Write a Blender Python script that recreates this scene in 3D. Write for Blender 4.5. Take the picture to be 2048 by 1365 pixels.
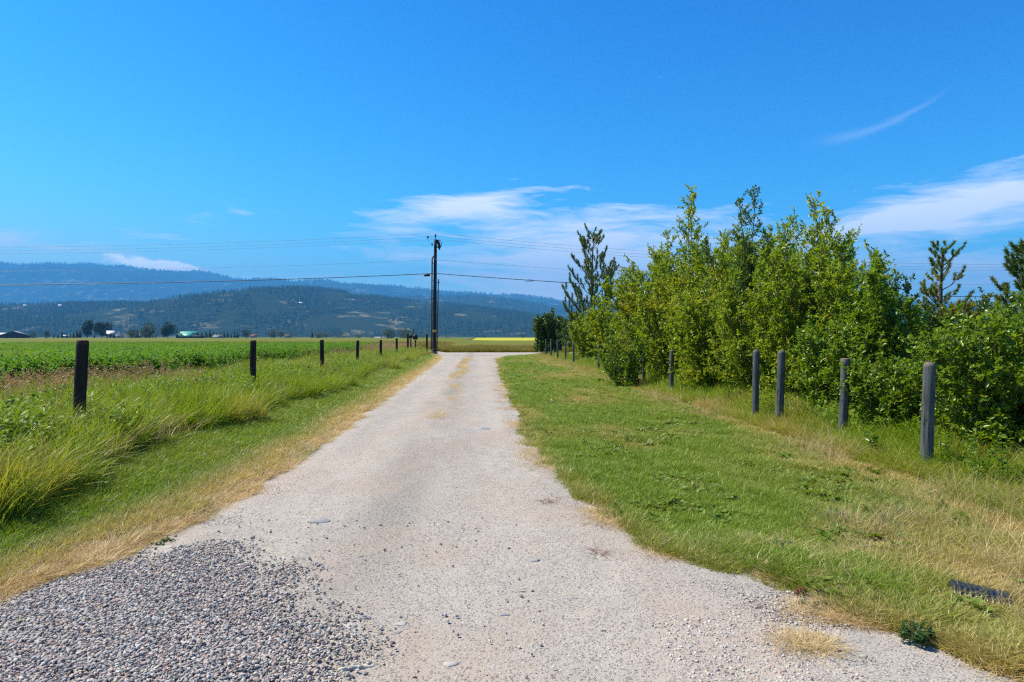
import bpy, math, random
import numpy as np
from mathutils import Vector, Matrix

SC = bpy.context.scene
COL = SC.collection
D2R = math.radians
for o in list(bpy.data.objects):
    bpy.data.objects.remove(o)

# ------------------------------------------------------------------ camera
CAM_H, YAW, FPX = 1.73, D2R(2.81), 1365.0
cam_d = bpy.data.cameras.new('camera')
cam = bpy.data.objects.new('camera', cam_d)
COL.objects.link(cam)
cam.location = (0, 0, CAM_H)
cam.rotation_euler = (D2R(90 - 0.36), 0, -YAW)
cam_d.lens = 24.0
cam_d.sensor_width = 36.0
cam_d.clip_start = 0.05
cam_d.clip_end = 60000
SC.camera = cam

# ------------------------------------------------------------------ sky, sun, exposure
SUN_EL, SUN_AZ = D2R(53), D2R(-70)          # azimuth measured from +Y towards +X
SUN_DIR = Vector((math.sin(SUN_AZ) * math.cos(SUN_EL), math.cos(SUN_AZ) * math.cos(SUN_EL), math.sin(SUN_EL)))
SC.view_settings.view_transform = 'Standard'
SC.view_settings.look = 'None'
SC.view_settings.exposure = 0.93
SC.view_settings.gamma = 1.0
SC.view_settings.use_curve_mapping = False

sun_d = bpy.data.lights.new('sun', 'SUN')
sun_d.energy = 5.0
sun_d.angle = D2R(0.53)
sun_d.color = (1.0, 0.90, 0.69)
sun = bpy.data.objects.new('sun', sun_d)
COL.objects.link(sun)
sun.location = (-40, 30, 60)
sun.rotation_euler = SUN_DIR.to_track_quat('Z', 'Y').to_euler()


class NT:
    """small helper for building node trees"""
    def __init__(self, tree):
        self.t, self.n, self.l = tree, tree.nodes, tree.links

    def new(self, typ, **kw):
        nd = self.n.new(typ)
        for k, v in kw.items():
            if k == 'ins':
                for i, val in v.items():
                    s = nd.inputs[i]
                    if hasattr(val, 'is_linked'):
                        self.l.new(val, s)
                    else:
                        s.default_value = val
            else:
                setattr(nd, k, v)
        return nd

    def math(self, op, a, b=0.0, c=0.0, clamp=False):
        return self.new('ShaderNodeMath', operation=op, use_clamp=clamp, ins={0: a, 1: b, 2: c}).outputs[0]

    def mix(self, f, a, b, blend='MIX'):
        nd = self.new('ShaderNodeMix', data_type='RGBA', blend_type=blend)
        for i, val in ((0, f), (6, a), (7, b)):
            if hasattr(val, 'is_linked'):
                self.l.new(val, nd.inputs[i])
            else:
                nd.inputs[i].default_value = val if i == 0 else tuple(val) + ((1,) if len(val) == 3 else ())
        return nd.outputs[2]

    def ramp(self, f, stops, interp='LINEAR'):
        nd = self.new('ShaderNodeValToRGB', ins={0: f})
        cr = nd.color_ramp
        cr.interpolation = interp
        while len(cr.elements) < len(stops):
            cr.elements.new(0.5)
        for e, (p, c) in zip(cr.elements, stops):
            e.position = p
            e.color = (c, c, c, 1) if isinstance(c, (int, float)) else tuple(c) + (1,)
        return nd.outputs[0]

    def noise(self, vec, scale, detail=4, rough=0.55, dist=0.0):
        return self.new('ShaderNodeTexNoise', ins={'Vector': vec, 'Scale': scale, 'Detail': detail, 'Roughness': rough, 'Distortion': dist}).outputs[0]

    def map(self, vec, loc=(0, 0, 0), rot=(0, 0, 0), scale=(1, 1, 1)):
        return self.new('ShaderNodeMapping', ins={0: vec, 1: loc, 2: rot, 3: scale}).outputs[0]


world = bpy.data.worlds.new('World')
SC.world = world
world.use_nodes = True
W = NT(world.node_tree)
W.n.clear()
sky = W.new('ShaderNodeTexSky', sky_type='NISHITA', sun_disc=False, sun_elevation=SUN_EL, sun_rotation=SUN_AZ,
            altitude=900, air_density=1.0, dust_density=0.55, ozone_density=2.2)
sk = W.new('ShaderNodeSeparateColor', ins={0: sky.outputs[0]}).outputs        # the photograph's deep, saturated rendering of a clear sky
hs = W.new('ShaderNodeCombineColor', ins={0: W.math('MULTIPLY', W.math('POWER', sk[0], 3.6), 0.0185), 1: W.math('MULTIPLY', W.math('POWER', sk[1], 1.85), 0.292), 2: W.math('MULTIPLY', W.math('POWER', sk[2], 1.15), 0.93)}).outputs[0]
gen = W.new('ShaderNodeTexCoord').outputs['Generated']
sep = W.new('ShaderNodeSeparateXYZ', ins={0: gen})
dx, dy, dz = sep.outputs
az = W.math('MULTIPLY', W.math('ARCTAN2', dx, dy), 57.2958)          # degrees from +Y
el = W.math('MULTIPLY', W.math('ARCSINE', dz), 57.2958)
dzc = W.math('ADD', W.math('MAXIMUM', dz, 0.0), 0.09)
plane = W.new('ShaderNodeCombineXYZ', ins={0: W.math('DIVIDE', dx, dzc), 1: W.math('DIVIDE', dy, dzc), 2: 0.0}).outputs[0]
azel = W.new('ShaderNodeCombineXYZ', ins={0: az, 1: el, 2: 0.0}).outputs[0]
# cirrus streaks: stretched noise in sky angles, slanted like the streaks over the valley
stk = W.map(azel, rot=(0, 0, D2R(-13)), scale=(0.055, 0.42, 1))
warp = W.noise(W.map(azel, scale=(0.09, 0.2, 1)), 1.0, 3)
stk = W.new('ShaderNodeVectorMath', operation='ADD', ins={0: stk, 1: W.new('ShaderNodeCombineXYZ', ins={0: W.math('MULTIPLY', warp, 0.5), 1: W.math('MULTIPLY', warp, 1.1), 2: 0.0}).outputs[0]}).outputs[0]
cir = W.noise(stk, 1.7, 8, 0.62, 0.35)
fib = W.noise(W.map(azel, rot=(0, 0, D2R(-24)), scale=(0.25, 1.6, 1)), 1.0, 6, 0.6, 0.8)
cir = W.math('ADD', cir, W.math('MULTIPLY', W.math('SUBTRACT', fib, 0.5), 0.22))


def blob(a0, e0, wa, we, rot=0.0):
    """soft elliptical region of the sky where cloud is thicker"""
    ca, sa = math.cos(D2R(rot)), math.sin(D2R(rot))
    da, de = W.math('SUBTRACT', az, a0), W.math('SUBTRACT', el, e0)
    u = W.math('DIVIDE', W.math('ADD', W.math('MULTIPLY', da, ca), W.math('MULTIPLY', de, sa)), wa)
    v = W.math('DIVIDE', W.math('SUBTRACT', W.math('MULTIPLY', de, ca), W.math('MULTIPLY', da, sa)), we)
    r2 = W.math('ADD', W.math('MULTIPLY', u, u), W.math('MULTIPLY', v, v))
    return W.math('POWER', 2.71828, W.math('MULTIPLY', r2, -1.0))


def total(vals):
    r = vals[0]
    for v in vals[1:]:
        r = W.math('ADD', r, v)
    return r


cover = total([
    W.math('MULTIPLY', blob(-30, 5.5, 16, 2.6), 0.20),
    W.math('MULTIPLY', blob(9, 6.0, 17, 5.2), 0.68),
    W.math('MULTIPLY', blob(-3.0, 10.4, 7.5, 1.3, 9), 0.46),
    W.math('MULTIPLY', blob(-23, 9.7, 5, 1.5, 8), 0.22),
    W.math('MULTIPLY', blob(37, 9.6, 10.5, 2.6, 11), 0.46),
    W.math('MULTIPLY', blob(33, 8.6, 7.0, 0.9, 5), 0.40),
    W.math('MULTIPLY', blob(36, 4.4, 14, 2.0, 2), 0.46),
    W.math('MULTIPLY', blob(-35, 7.0, 6, 1.2, 0), 0.34),
    W.math('MULTIPLY', blob(80, 8, 26, 7, 6), 0.34),
    W.math('MULTIPLY', blob(150, 12, 40, 8, 5), 0.25),
    W.math('MULTIPLY', blob(-120, 10, 40, 7, -5), 0.25),
])
dens = W.math('ADD', W.math('SUBTRACT', W.math('MULTIPLY', cir, 2.0), 1.42), W.math('MULTIPLY', cover, 1.6))
dens = W.math('MULTIPLY', W.math('MAXIMUM', dens, 0.0), 1.7, clamp=True)
dens = W.math('MULTIPLY', dens, 0.86)
# one thin curved wisp high on the right
du = W.math('SUBTRACT', az, 31.0)
wy = W.math('ADD', W.math('MULTIPLY', du, 0.27), W.math('MULTIPLY', W.math('MULTIPLY', du, du), 0.035))
wv = W.math('SUBTRACT', W.math('SUBTRACT', el, 15.1), wy)
wv = W.math('ADD', wv, W.math('MULTIPLY', W.math('SUBTRACT', fib, 0.5), 0.45))
wth = W.math('ADD', 0.27, W.math('MULTIPLY', du, -0.03))
wg = W.math('POWER', 2.71828, W.math('MULTIPLY', W.math('POWER', W.math('ABSOLUTE', W.math('DIVIDE', wv, wth)), 2.0), -1.0))
we_ = W.math('POWER', 2.71828, W.math('MULTIPLY', W.math('POWER', W.math('ABSOLUTE', W.math('DIVIDE', du, 3.6)), 4.0), -1.0))
wisp = W.math('MULTIPLY', W.math('MULTIPLY', wg, we_), 0.10)
# low cumulus caps peeping over the far ridge
cumn = W.noise(W.map(azel, scale=(0.55, 0.9, 1)), 1.0, 7, 0.58)
cumb = total([blob(-26.2, 5.55, 2.9, 0.75, -8), blob(-23.2, 5.0, 1.5, 0.8), blob(-20.9, 4.6, 1.1, 0.55), W.math('MULTIPLY', blob(-37.5, 6.9, 2.2, 0.5), 0.8), W.math('MULTIPLY', blob(-34.6, 8.3, 0.9, 0.4), 0.5),
              W.math('MULTIPLY', blob(60, 5.0, 3.5, 0.9), 0.9), W.math('MULTIPLY', blob(-62, 6.0, 4.0, 0.8), 0.9)])
cum = W.math('MULTIPLY', W.math('SUBTRACT', W.math('ADD', W.math('MULTIPLY', cumb, 0.62), cumn), 0.86), 5.0, clamp=True)
cum = W.math('MULTIPLY', cum, 0.85)
cloud = W.math('MAXIMUM', W.math('MAXIMUM', dens, wisp), cum)
ccol = W.mix(cum, (9.2, 8.8, 9.0), (17.0, 16.0, 15.8))
skyc = W.mix(cloud, hs, ccol)
bg = W.new('ShaderNodeBackground', ins={'Color': skyc, 'Strength': 0.10})
wo = W.new('ShaderNodeOutputWorld')
W.l.new(bg.outputs[0], wo.inputs['Surface'])

SC.cycles.use_denoising = False
SC.cycles.pixel_filter_type = 'BLACKMAN_HARRIS'
SC.cycles.filter_width = 1.25
try:
    SC.cycles.denoiser = 'OPENIMAGEDENOISE'
    SC.cycles.denoising_input_passes = 'RGB_ALBEDO_NORMAL'
except Exception:
    pass
SC.cycles.max_bounces = 8
SC.cycles.transparent_max_bounces = 8
SC.cycles.volume_bounces = 0
SC.cycles.caustics_reflective = False
SC.cycles.caustics_refractive = False

# ------------------------------------------------------------------ helpers
CT, ST = math.cos(YAW), math.sin(YAW)


def pos(px, yc, row=None):
    """world x, y (and z) of something seen at column px (row) of the 2048 px survey photo at depth yc"""
    xc = (px - 1024) / FPX * yc
    x, y = xc * CT + yc * ST, -xc * ST + yc * CT
    if row is None:
        return x, y
    return x, y, CAM_H + (674 - row) / FPX * yc


def ss(a, b, x):
    t = np.clip((np.asarray(x, float) - a) / (b - a), 0, 1)
    return t * t * (3 - 2 * t)


def hgt(x, y):
    """terrain height: flat, with the field on the left raised a little, more so beyond the county road"""
    x, y = np.asarray(x, float), np.asarray(y, float)
    a = 0.3 + 0.0 * y
    return a * np.clip((-3.6 - x) / 2.0, 0, 1)


_rs = np.random.RandomState(7)
_LAT = _rs.rand(256, 256)


def vnoise(x, y):
    x, y = np.asarray(x, float), np.asarray(y, float)
    xi, yi = np.floor(x).astype(int), np.floor(y).astype(int)
    fx, fy = x - xi, y - yi
    fx, fy = fx * fx * (3 - 2 * fx), fy * fy * (3 - 2 * fy)
    g = lambda i, j: _LAT[(xi + i) % 256, (yi + j) % 256]
    return (g(0, 0) * (1 - fx) + g(1, 0) * fx) * (1 - fy) + (g(0, 1) * (1 - fx) + g(1, 1) * fx) * fy


def fbm(x, y, o=4):
    s, a, t = 0.0, 1.0, 0.0
    for i in range(o):
        s = s + a * vnoise(x * 2 ** i + 17.3 * i, y * 2 ** i + 9.1 * i)
        t += a
        a *= 0.5
    return s / t


def mesh_np(name, verts, faces, mat=None, smooth=False, attrs=None, mat_idx=None):
    """verts Nx3, faces: array or list of arrays (each MxK); fast mesh build"""
    me = bpy.data.meshes.new(name)
    verts = np.ascontiguousarray(verts, dtype=np.float32)
    me.vertices.add(len(verts))
    me.vertices.foreach_set('co', verts.ravel())
    if faces is not None:
        fl = faces if isinstance(faces, list) else [faces]
        fl = [np.asarray(f, dtype=np.int32) for f in fl if len(f)]
        loops = np.concatenate([f.ravel() for f in fl])
        tot = np.concatenate([np.full(len(f), f.shape[1], dtype=np.int32) for f in fl])
        start = np.concatenate(([0], np.cumsum(tot)[:-1])).astype(np.int32)
        me.loops.add(len(loops))
        me.loops.foreach_set('vertex_index', loops)
        me.polygons.add(len(tot))
        me.polygons.foreach_set('loop_start', start)
        if smooth:
            me.polygons.foreach_set('use_smooth', np.ones(len(tot), dtype=bool))
        if mat_idx is not None:
            me.polygons.foreach_set('material_index', np.asarray(mat_idx, dtype=np.int32))
    for m in (mat if isinstance(mat, (list, tuple)) else [mat]):
        if m is not None:
            me.materials.append(m)
    for k, (ty, arr) in (attrs or {}).items():
        at = me.attributes.new(k, ty, 'POINT')
        at.data.foreach_set('vector' if ty == 'FLOAT_VECTOR' else 'value', np.ascontiguousarray(arr).ravel())
    me.update(calc_edges=True)
    return me


def tag(o, label=None, cat=None, group=None, kind=None):
    for k, v in (('label', label), ('category', cat), ('group', group), ('kind', kind)):
        if v:
            o[k] = v
    return o


def link(name, me, parent=None, loc=None):
    o = bpy.data.objects.new(name, me)
    COL.objects.link(o)
    if parent is not None:
        o.parent = parent
    if loc is not None:
        o.location = loc
    return o


def empty(name, loc, label, cat, group=None):
    o = bpy.data.objects.new(name, None)
    o.empty_display_size = 0.2
    COL.objects.link(o)
    o.location = loc
    return tag(o, label, cat, group)


def tubes(polys, sides=6, caps=True):
    """polys: list of (points, radii) -> verts, faces(list)"""
    V, Q, T, b = [], [], [], 0
    ang = np.linspace(0, 2 * np.pi, sides, endpoint=False)
    ca, sa = np.cos(ang), np.sin(ang)
    for p, r in polys:
        p = np.asarray(p, float)
        n = len(p)
        r = np.broadcast_to(np.asarray(r, float), (n,))
        t = np.gradient(p, axis=0)
        t /= np.linalg.norm(t, axis=1)[:, None] + 1e-9
        ref = np.array([0, 0, 1.0]) if abs(t[0, 2]) < 0.9 else np.array([1.0, 0, 0])
        u = np.cross(t, ref)
        u /= np.linalg.norm(u, axis=1)[:, None] + 1e-9
        w = np.cross(t, u)
        ring = p[:, None, :] + r[:, None, None] * (u[:, None, :] * ca[None, :, None] + w[:, None, :] * sa[None, :, None])
        V.append(ring.reshape(-1, 3))
        i = np.arange(n - 1)[:, None] * sides + np.arange(sides)[None, :]
        j = np.arange(n - 1)[:, None] * sides + (np.arange(sides)[None, :] + 1) % sides
        Q.append((np.stack([i, j, j + sides, i + sides], -1).reshape(-1, 4) + b))
        if caps:
            V.append(np.array([p[0], p[-1]]))
            c0, c1 = n * sides, n * sides + 1
            k = np.arange(sides)
            kn = (k + 1) % sides
            T.append(np.stack([kn, k, np.full(sides, c0)], -1) + b)
            e = (n - 1) * sides
            T.append(np.stack([k + e, kn + e, np.full(sides, c1)], -1) + b)
            b += 2
        b += n * sides
    f = [np.concatenate(Q)]
    if T:
        f.append(np.concatenate(T))
    return np.concatenate(V), f


def merge(parts):
    """parts: list of (verts, [faces...]) -> one"""
    V, F, b = [], {}, 0
    for v, fl in parts:
        V.append(np.asarray(v, float))
        for f in (fl if isinstance(fl, list) else [fl]):
            F.setdefault(np.asarray(f).shape[1], []).append(np.asarray(f) + b)
        b += len(v)
    return np.concatenate(V), [np.concatenate(x) for x in F.values()]


def box(c, s, rz=0.0):
    c, s = np.asarray(c, float), np.asarray(s, float) / 2
    v = np.array([[i, j, k] for i in (-1, 1) for j in (-1, 1) for k in (-1, 1)], float) * s
    if rz:
        cz, sz = math.cos(rz), math.sin(rz)
        v = np.stack([v[:, 0] * cz - v[:, 1] * sz, v[:, 0] * sz + v[:, 1] * cz, v[:, 2]], -1)
    f = np.array([[0, 1, 3, 2], [4, 6, 7, 5], [0, 4, 5, 1], [2, 3, 7, 6], [0, 2, 6, 4], [1, 5, 7, 3]])
    return v + c, [f]


# ------------------------------------------------------------------ materials
def mat(name, rough=0.9, spec=0.3):
    m = bpy.data.materials.new(name)
    m.use_nodes = True
    n = NT(m.node_tree)
    b = n.n['Principled BSDF']
    b.inputs['Roughness'].default_value = rough
    b.inputs['Specular IOR Level'].default_value = spec
    return m, n, b


def simple(name, col, rough=0.8, spec=0.3, var=0.0, metal=0.0):
    m, n, b = mat(name, rough, spec)
    b.inputs['Metallic'].default_value = metal
    if var:
        co = n.new('ShaderNodeTexCoord').outputs['Object']
        f = n.noise(co, 3.0, 5)
        c = n.mix(f, [x * (1 - var) for x in col], [min(1, x * (1 + var)) for x in col])
        n.l.new(c, b.inputs['Base Color'])
    else:
        b.inputs['Base Color'].default_value = tuple(col) + (1,)
    return m


def foliage(name, c1, c2, dry, instanced=False, transl=0.35, rough=0.45, spec=0.4, tcol=None):
    """thin leaf or blade: two greens mixed at random per leaf, 'tint' mixes to the dry colour; partly translucent"""
    m, n, b = mat(name, rough, spec)
    at = n.new('ShaderNodeAttribute', attribute_name='tint', attribute_type='INSTANCER' if instanced else 'GEOMETRY')
    at2 = n.new('ShaderNodeAttribute', attribute_name='vary', attribute_type='GEOMETRY')
    col = n.mix(at2.outputs['Fac'], c1, c2)
    f = at.outputs['Fac']
    if instanced:
        rnd = n.new('ShaderNodeObjectInfo').outputs['Random']
        f = n.math('ADD', f, n.math('MULTIPLY', n.math('SUBTRACT', n.math('ADD', rnd, at2.outputs['Fac']), 1.0), 0.28), clamp=True)
    col = n.mix(f, col, dry)
    n.l.new(col, b.inputs['Base Color'])
    tr = n.new('ShaderNodeBsdfTranslucent')
    tc = n.mix(1.0, col, tcol or (1.35, 1.25, 0.55), 'MULTIPLY')
    n.l.new(tc, tr.inputs['Color'])
    mx = n.new('ShaderNodeMixShader', ins={0: transl, 1: b.outputs[0], 2: tr.outputs[0]})
    n.l.new(mx.outputs[0], n.n['Material Output'].inputs['Surface'])
    return m


M_LAWN = foliage('lawn_blades', (0.13, 0.245, 0.010), (0.23, 0.33, 0.022), (0.45, 0.37, 0.13), True, 0.33)
M_TALL = foliage('tall_grass_blades', (0.125, 0.23, 0.005), (0.25, 0.34, 0.012), (0.42, 0.32, 0.12), True, 0.42)
M_DRY = foliage('dry_grass_blades', (0.50, 0.365, 0.19), (0.63, 0.49, 0.28), (0.20, 0.22, 0.05), True, 0.25)
M_SEED = foliage('seed_heads', (0.24, 0.13, 0.09), (0.40, 0.24, 0.15), (0.50, 0.36, 0.20), True, 0.3)
M_CROP = foliage('crop_leaves', (0.06, 0.18, 0.016), (0.12, 0.27, 0.030), (0.30, 0.32, 0.06), True, 0.42, 0.62, 0.2)
M_MIX = foliage('mixed_weed_leaves', (0.07, 0.17, 0.012), (0.15, 0.28, 0.02), (0.32, 0.34, 0.04), True, 0.4, 0.5, 0.3)
M_RYE = foliage('rye_stems', (0.16, 0.17, 0.016), (0.26, 0.23, 0.035), (0.36, 0.20, 0.10), True, 0.35)
M_WEED = foliage('weed_leaves', (0.09, 0.18, 0.015), (0.15, 0.25, 0.025), (0.25, 0.25, 0.06), True, 0.35)
LEAF_DRY = (0.38, 0.37, 0.02)
M_LEAF = {
    'mid': foliage('leaf_mid_green', (0.14, 0.24, 0.010), (0.27, 0.36, 0.020), LEAF_DRY, False, 0.52, 0.36, 0.5),
    'yellow': foliage('leaf_yellow_green', (0.15, 0.25, 0.008), (0.28, 0.36, 0.016), LEAF_DRY, False, 0.5, 0.38, 0.45),
    'dark': foliage('leaf_dark_green', (0.045, 0.105, 0.012), (0.095, 0.17, 0.018), (0.16, 0.18, 0.03), False, 0.30, 0.33, 0.55),
    'bush': foliage('leaf_bush_green', (0.105, 0.20, 0.010), (0.20, 0.30, 0.018), (0.28, 0.30, 0.03), False, 0.45, 0.33, 0.5),
}
M_NEEDLE = foliage('pine_needles', (0.065, 0.13, 0.026), (0.14, 0.21, 0.04), (0.26, 0.22, 0.025), False, 0.2, 0.5, 0.35)
M_NEEDLE_Y = foliage('pine_needles_yellowing', (0.08, 0.14, 0.02), (0.17, 0.23, 0.028), (0.36, 0.33, 0.03), False, 0.25, 0.5, 0.35)
M_FAR = {
    'dark': foliage('far_dark_foliage', (0.016, 0.036, 0.018), (0.035, 0.065, 0.026), (0.06, 0.08, 0.03), False, 0.15, 0.7, 0.2),
    'pale': foliage('far_pale_foliage', (0.05, 0.085, 0.045), (0.10, 0.14, 0.07), (0.15, 0.17, 0.08), False, 0.2, 0.7, 0.2),
    'mid': foliage('far_mid_foliage', (0.03, 0.06, 0.02), (0.065, 0.105, 0.035), (0.12, 0.14, 0.05), False, 0.2, 0.7, 0.2),
}
M_BARK = simple('bark', (0.11, 0.085, 0.065), 0.95, 0.1, 0.4)
M_PBARK = simple('pine_bark', (0.075, 0.055, 0.045), 0.95, 0.1, 0.4)


def ground_mat(name, c1, c2, c3, s1=0.35, s2=6.0, fine=60.0, bump=0.4):
    m, n, b = mat(name, 0.95, 0.1)
    p = n.new('ShaderNodeNewGeometry').outputs['Position']
    a = n.ramp(n.noise(p, s1, 5), [(0.35, 0.0), (0.65, 1.0)])
    d = n.ramp(n.noise(p, s2, 5), [(0.3, 0.0), (0.7, 1.0)])
    col = n.mix(a, c1, c2)
    col = n.mix(n.math('MULTIPLY', d, 0.6), col, c3)
    g = n.noise(p, fine, 3)
    col = n.mix(0.5, col, n.mix(g, (0.35, 0.35, 0.35), (1.5, 1.5, 1.5)), 'MULTIPLY')
    n.l.new(col, b.inputs['Base Color'])
    bp = n.new('ShaderNodeBump', ins={'Strength': bump, 'Distance': 0.02, 'Height': g})
    n.l.new(bp.outputs[0], b.inputs['Normal'])
    return m


M_GROUND = ground_mat('valley_soil', (0.07, 0.105, 0.02), (0.11, 0.12, 0.03), (0.06, 0.09, 0.018), 0.02, 0.6, 12)
M_LAWNSOIL = ground_mat('turf_soil', (0.09, 0.125, 0.016), (0.16, 0.15, 0.045), (0.07, 0.10, 0.015), 0.7, 7)
M_FIELDSOIL = ground_mat('field_soil', (0.05, 0.085, 0.018), (0.07, 0.10, 0.025), (0.035, 0.06, 0.014), 0.3, 3)
M_RYESOIL = ground_mat('rye_field_soil', (0.115, 0.14, 0.012), (0.16, 0.155, 0.018), (0.10, 0.12, 0.012), 0.03, 0.9, 9)
M_YELLOW = ground_mat('yellow_bloom', (0.40, 0.40, 0.02), (0.48, 0.44, 0.03), (0.28, 0.34, 0.03), 0.06, 0.8, 5)
M_STRAW = ground_mat('dead_turf', (0.34, 0.24, 0.12), (0.42, 0.30, 0.155), (0.24, 0.18, 0.09), 1.2, 9)


def gravel_mat(name, dusty=0.0):
    """pale pinkish grey crushed stone and dust with fine stones in relief, worn smoother along the two wheel tracks"""
    m, n, b = mat(name, 0.92, 0.15)
    p = n.new('ShaderNodeNewGeometry').outputs['Position']
    big = n.ramp(n.noise(n.map(p, scale=(0.55, 0.16, 1)), 1.0, 5, 0.6), [(0.36, 0.0), (0.62, 1.0)])
    base = n.mix(big, (0.40, 0.352, 0.302), (0.285, 0.272, 0.248))
    mid = n.noise(p, 5.0, 6, 0.62)
    base = n.mix(n.ramp(mid, [(0.3, 0.0), (0.7, 0.8)]), base, (0.44, 0.40, 0.355))
    # looser, darker stone on the crown between the wheel tracks and along the shoulders
    px_ = n.new('ShaderNodeSeparateXYZ', ins={0: p}).outputs[0]
    cr = n.math('DIVIDE', n.math('ADD', px_, 0.85), 0.42)
    cr = n.math('POWER', 2.71828, n.math('MULTIPLY', n.math('MULTIPLY', cr, cr), -1.0))
    cr = n.math('MULTIPLY', cr, n.ramp(n.noise(n.map(p, scale=(1.2, 0.3, 1)), 1.3, 4), [(0.35, 0.15), (0.6, 0.9)]))
    base = n.mix(cr, base, (0.225, 0.212, 0.19))
    br = n.math('MULTIPLY', n.ramp(n.noise(n.map(p, loc=(3.1, 7.7, 0), scale=(0.8, 0.45, 1)), 1.0, 5, 0.6), [(0.46, 0.0), (0.66, 0.7)]), 1.0)
    base = n.mix(br, base, (0.36, 0.285, 0.225))
    # fine stones: two voronoi sizes with their own colours
    out = base
    bumps = None
    for sc, lo, hi, amt in ((46.0, 0.30, 0.52, 0.55), (105.0, 0.30, 0.5, 0.7)):
        vo = n.new('ShaderNodeTexVoronoi', ins={'Vector': p, 'Scale': sc, 'Randomness': 1.0})
        pick = n.new('ShaderNodeSeparateColor', ins={0: vo.outputs['Color']})
        stone = n.ramp(pick.outputs[0], [(0.0, (0.07, 0.068, 0.07)), (0.22, (0.18, 0.175, 0.175)), (0.45, (0.33, 0.315, 0.30)), (0.72, (0.46, 0.42, 0.385)), (0.93, (0.27, 0.275, 0.29))], 'CONSTANT')
        there = n.math('MULTIPLY', n.math('LESS_THAN', vo.outputs['Distance'], 0.5), n.math('GREATER_THAN', pick.outputs[1], 0.35))
        loose = n.math('MULTIPLY', there, n.ramp(n.noise(n.map(p, scale=(1.1, 0.35, 1)), 1.7, 5, 0.65), [(lo, 0.25), (hi, 1.0)]))
        out = n.mix(n.math('MULTIPLY', loose, amt), out, stone)
        h = n.math('MULTIPLY', n.math('SUBTRACT', 0.55, vo.outputs['Distance'], clamp=True), there)
        h = n.math('MULTIPLY', h, 40.0 / sc)
        bumps = h if bumps is None else n.math('ADD', bumps, h)
    fine = n.noise(p, 260.0, 3, 0.7)
    out = n.mix(0.55, out, n.mix(fine, (0.5, 0.5, 0.5), (1.45, 1.42, 1.4)), 'MULTIPLY')
    n.l.new(out, b.inputs['Base Color'])
    hh = n.math('ADD', bumps, n.math('MULTIPLY', fine, 0.25))
    bp = n.new('ShaderNodeBump', ins={'Strength': 0.75, 'Distance': 0.014, 'Height': hh})
    n.l.new(bp.outputs[0], b.inputs['Normal'])
    return m


M_GRAVEL = gravel_mat('gravel_surface')

m, n, b = mat('pebble', 0.8, 0.25)
tn = n.new('ShaderNodeAttribute', attribute_name='tint', attribute_type='INSTANCER').outputs['Fac']
pc = n.ramp(tn, [(0.0, (0.17, 0.166, 0.165)), (0.13, (0.27, 0.26, 0.255)), (0.32, (0.38, 0.37, 0.355)), (0.5, (0.32, 0.235, 0.21)), (0.6, (0.41, 0.325, 0.29)), (0.72, (0.46, 0.41, 0.35)), (0.84, (0.50, 0.48, 0.45)), (0.94, (0.10, 0.095, 0.10)), (1.0, (0.05, 0.05, 0.055))], 'CONSTANT')
op = n.new('ShaderNodeTexCoord').outputs['Object']
pc = n.mix(0.6, pc, n.mix(n.noise(op, 2.5, 4), (0.6, 0.6, 0.6), (1.4, 1.38, 1.35)), 'MULTIPLY')
n.l.new(pc, b.inputs['Base Color'])
M_PEBBLE = m


def rock_mat(name, c1, c2):
    m, n, b = mat(name, 0.85, 0.25)
    co = n.new('ShaderNodeTexCoord').outputs['Object']
    f = n.noise(co, 14, 6, 0.6)
    n.l.new(n.mix(n.ramp(f, [(0.3, 0), (0.7, 1)]), c1, c2), b.inputs['Base Color'])
    bp = n.new('ShaderNodeBump', ins={'Strength': 0.5, 'Distance': 0.006, 'Height': n.noise(co, 45, 5, 0.6)})
    n.l.new(bp.outputs[0], b.inputs['Normal'])
    return m


M_ROCKS = [rock_mat('pale_stone', (0.33, 0.32, 0.30), (0.44, 0.43, 0.40)), rock_mat('blue_grey_stone', (0.22, 0.225, 0.235), (0.33, 0.33, 0.33)),
           rock_mat('cream_stone', (0.44, 0.41, 0.34), (0.54, 0.51, 0.43)), rock_mat('dark_stone', (0.06, 0.06, 0.065), (0.13, 0.125, 0.13))]


def wood_mat(name, dark, light, streak=60.0, crack=0.5):
    m, n, b = mat(name, 0.85, 0.2)
    co = n.new('ShaderNodeTexCoord').outputs['Object']
    g = n.noise(n.map(co, scale=(1, 1, 0.045)), streak, 5, 0.65)
    big = n.noise(n.map(co, scale=(1, 1, 0.25)), 9.0, 4)
    col = n.mix(n.ramp(g, [(0.3, 0), (0.72, 1)]), dark, light)
    col = n.mix(n.ramp(big, [(0.45, 0), (0.75, 0.6)]), col, [x * 0.5 for x in dark])
    ck = n.ramp(n.noise(n.map(co, scale=(1, 1, 0.02)), 38.0, 2, 0.4, 0.4), [(0.36, 1.0), (0.41, 0.0)])
    col = n.mix(n.math('MULTIPLY', ck, crack), col, [x * 0.15 for x in dark])
    kn = n.new('ShaderNodeTexVoronoi', ins={'Vector': n.map(co, scale=(1, 1, 0.6)), 'Scale': 13.0})
    knf = n.math('MULTIPLY', n.math('LESS_THAN', kn.outputs['Distance'], 0.17), 0.7)
    col = n.mix(knf, col, [x * 0.3 for x in dark])
    n.l.new(col, b.inputs['Base Color'])
    hh = n.math('SUBTRACT', n.math('MULTIPLY', g, 0.6), ck)
    bp = n.new('ShaderNodeBump', ins={'Strength': 0.8, 'Distance': 0.006, 'Height': hh})
    n.l.new(bp.outputs[0], b.inputs['Normal'])
    return m


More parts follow.
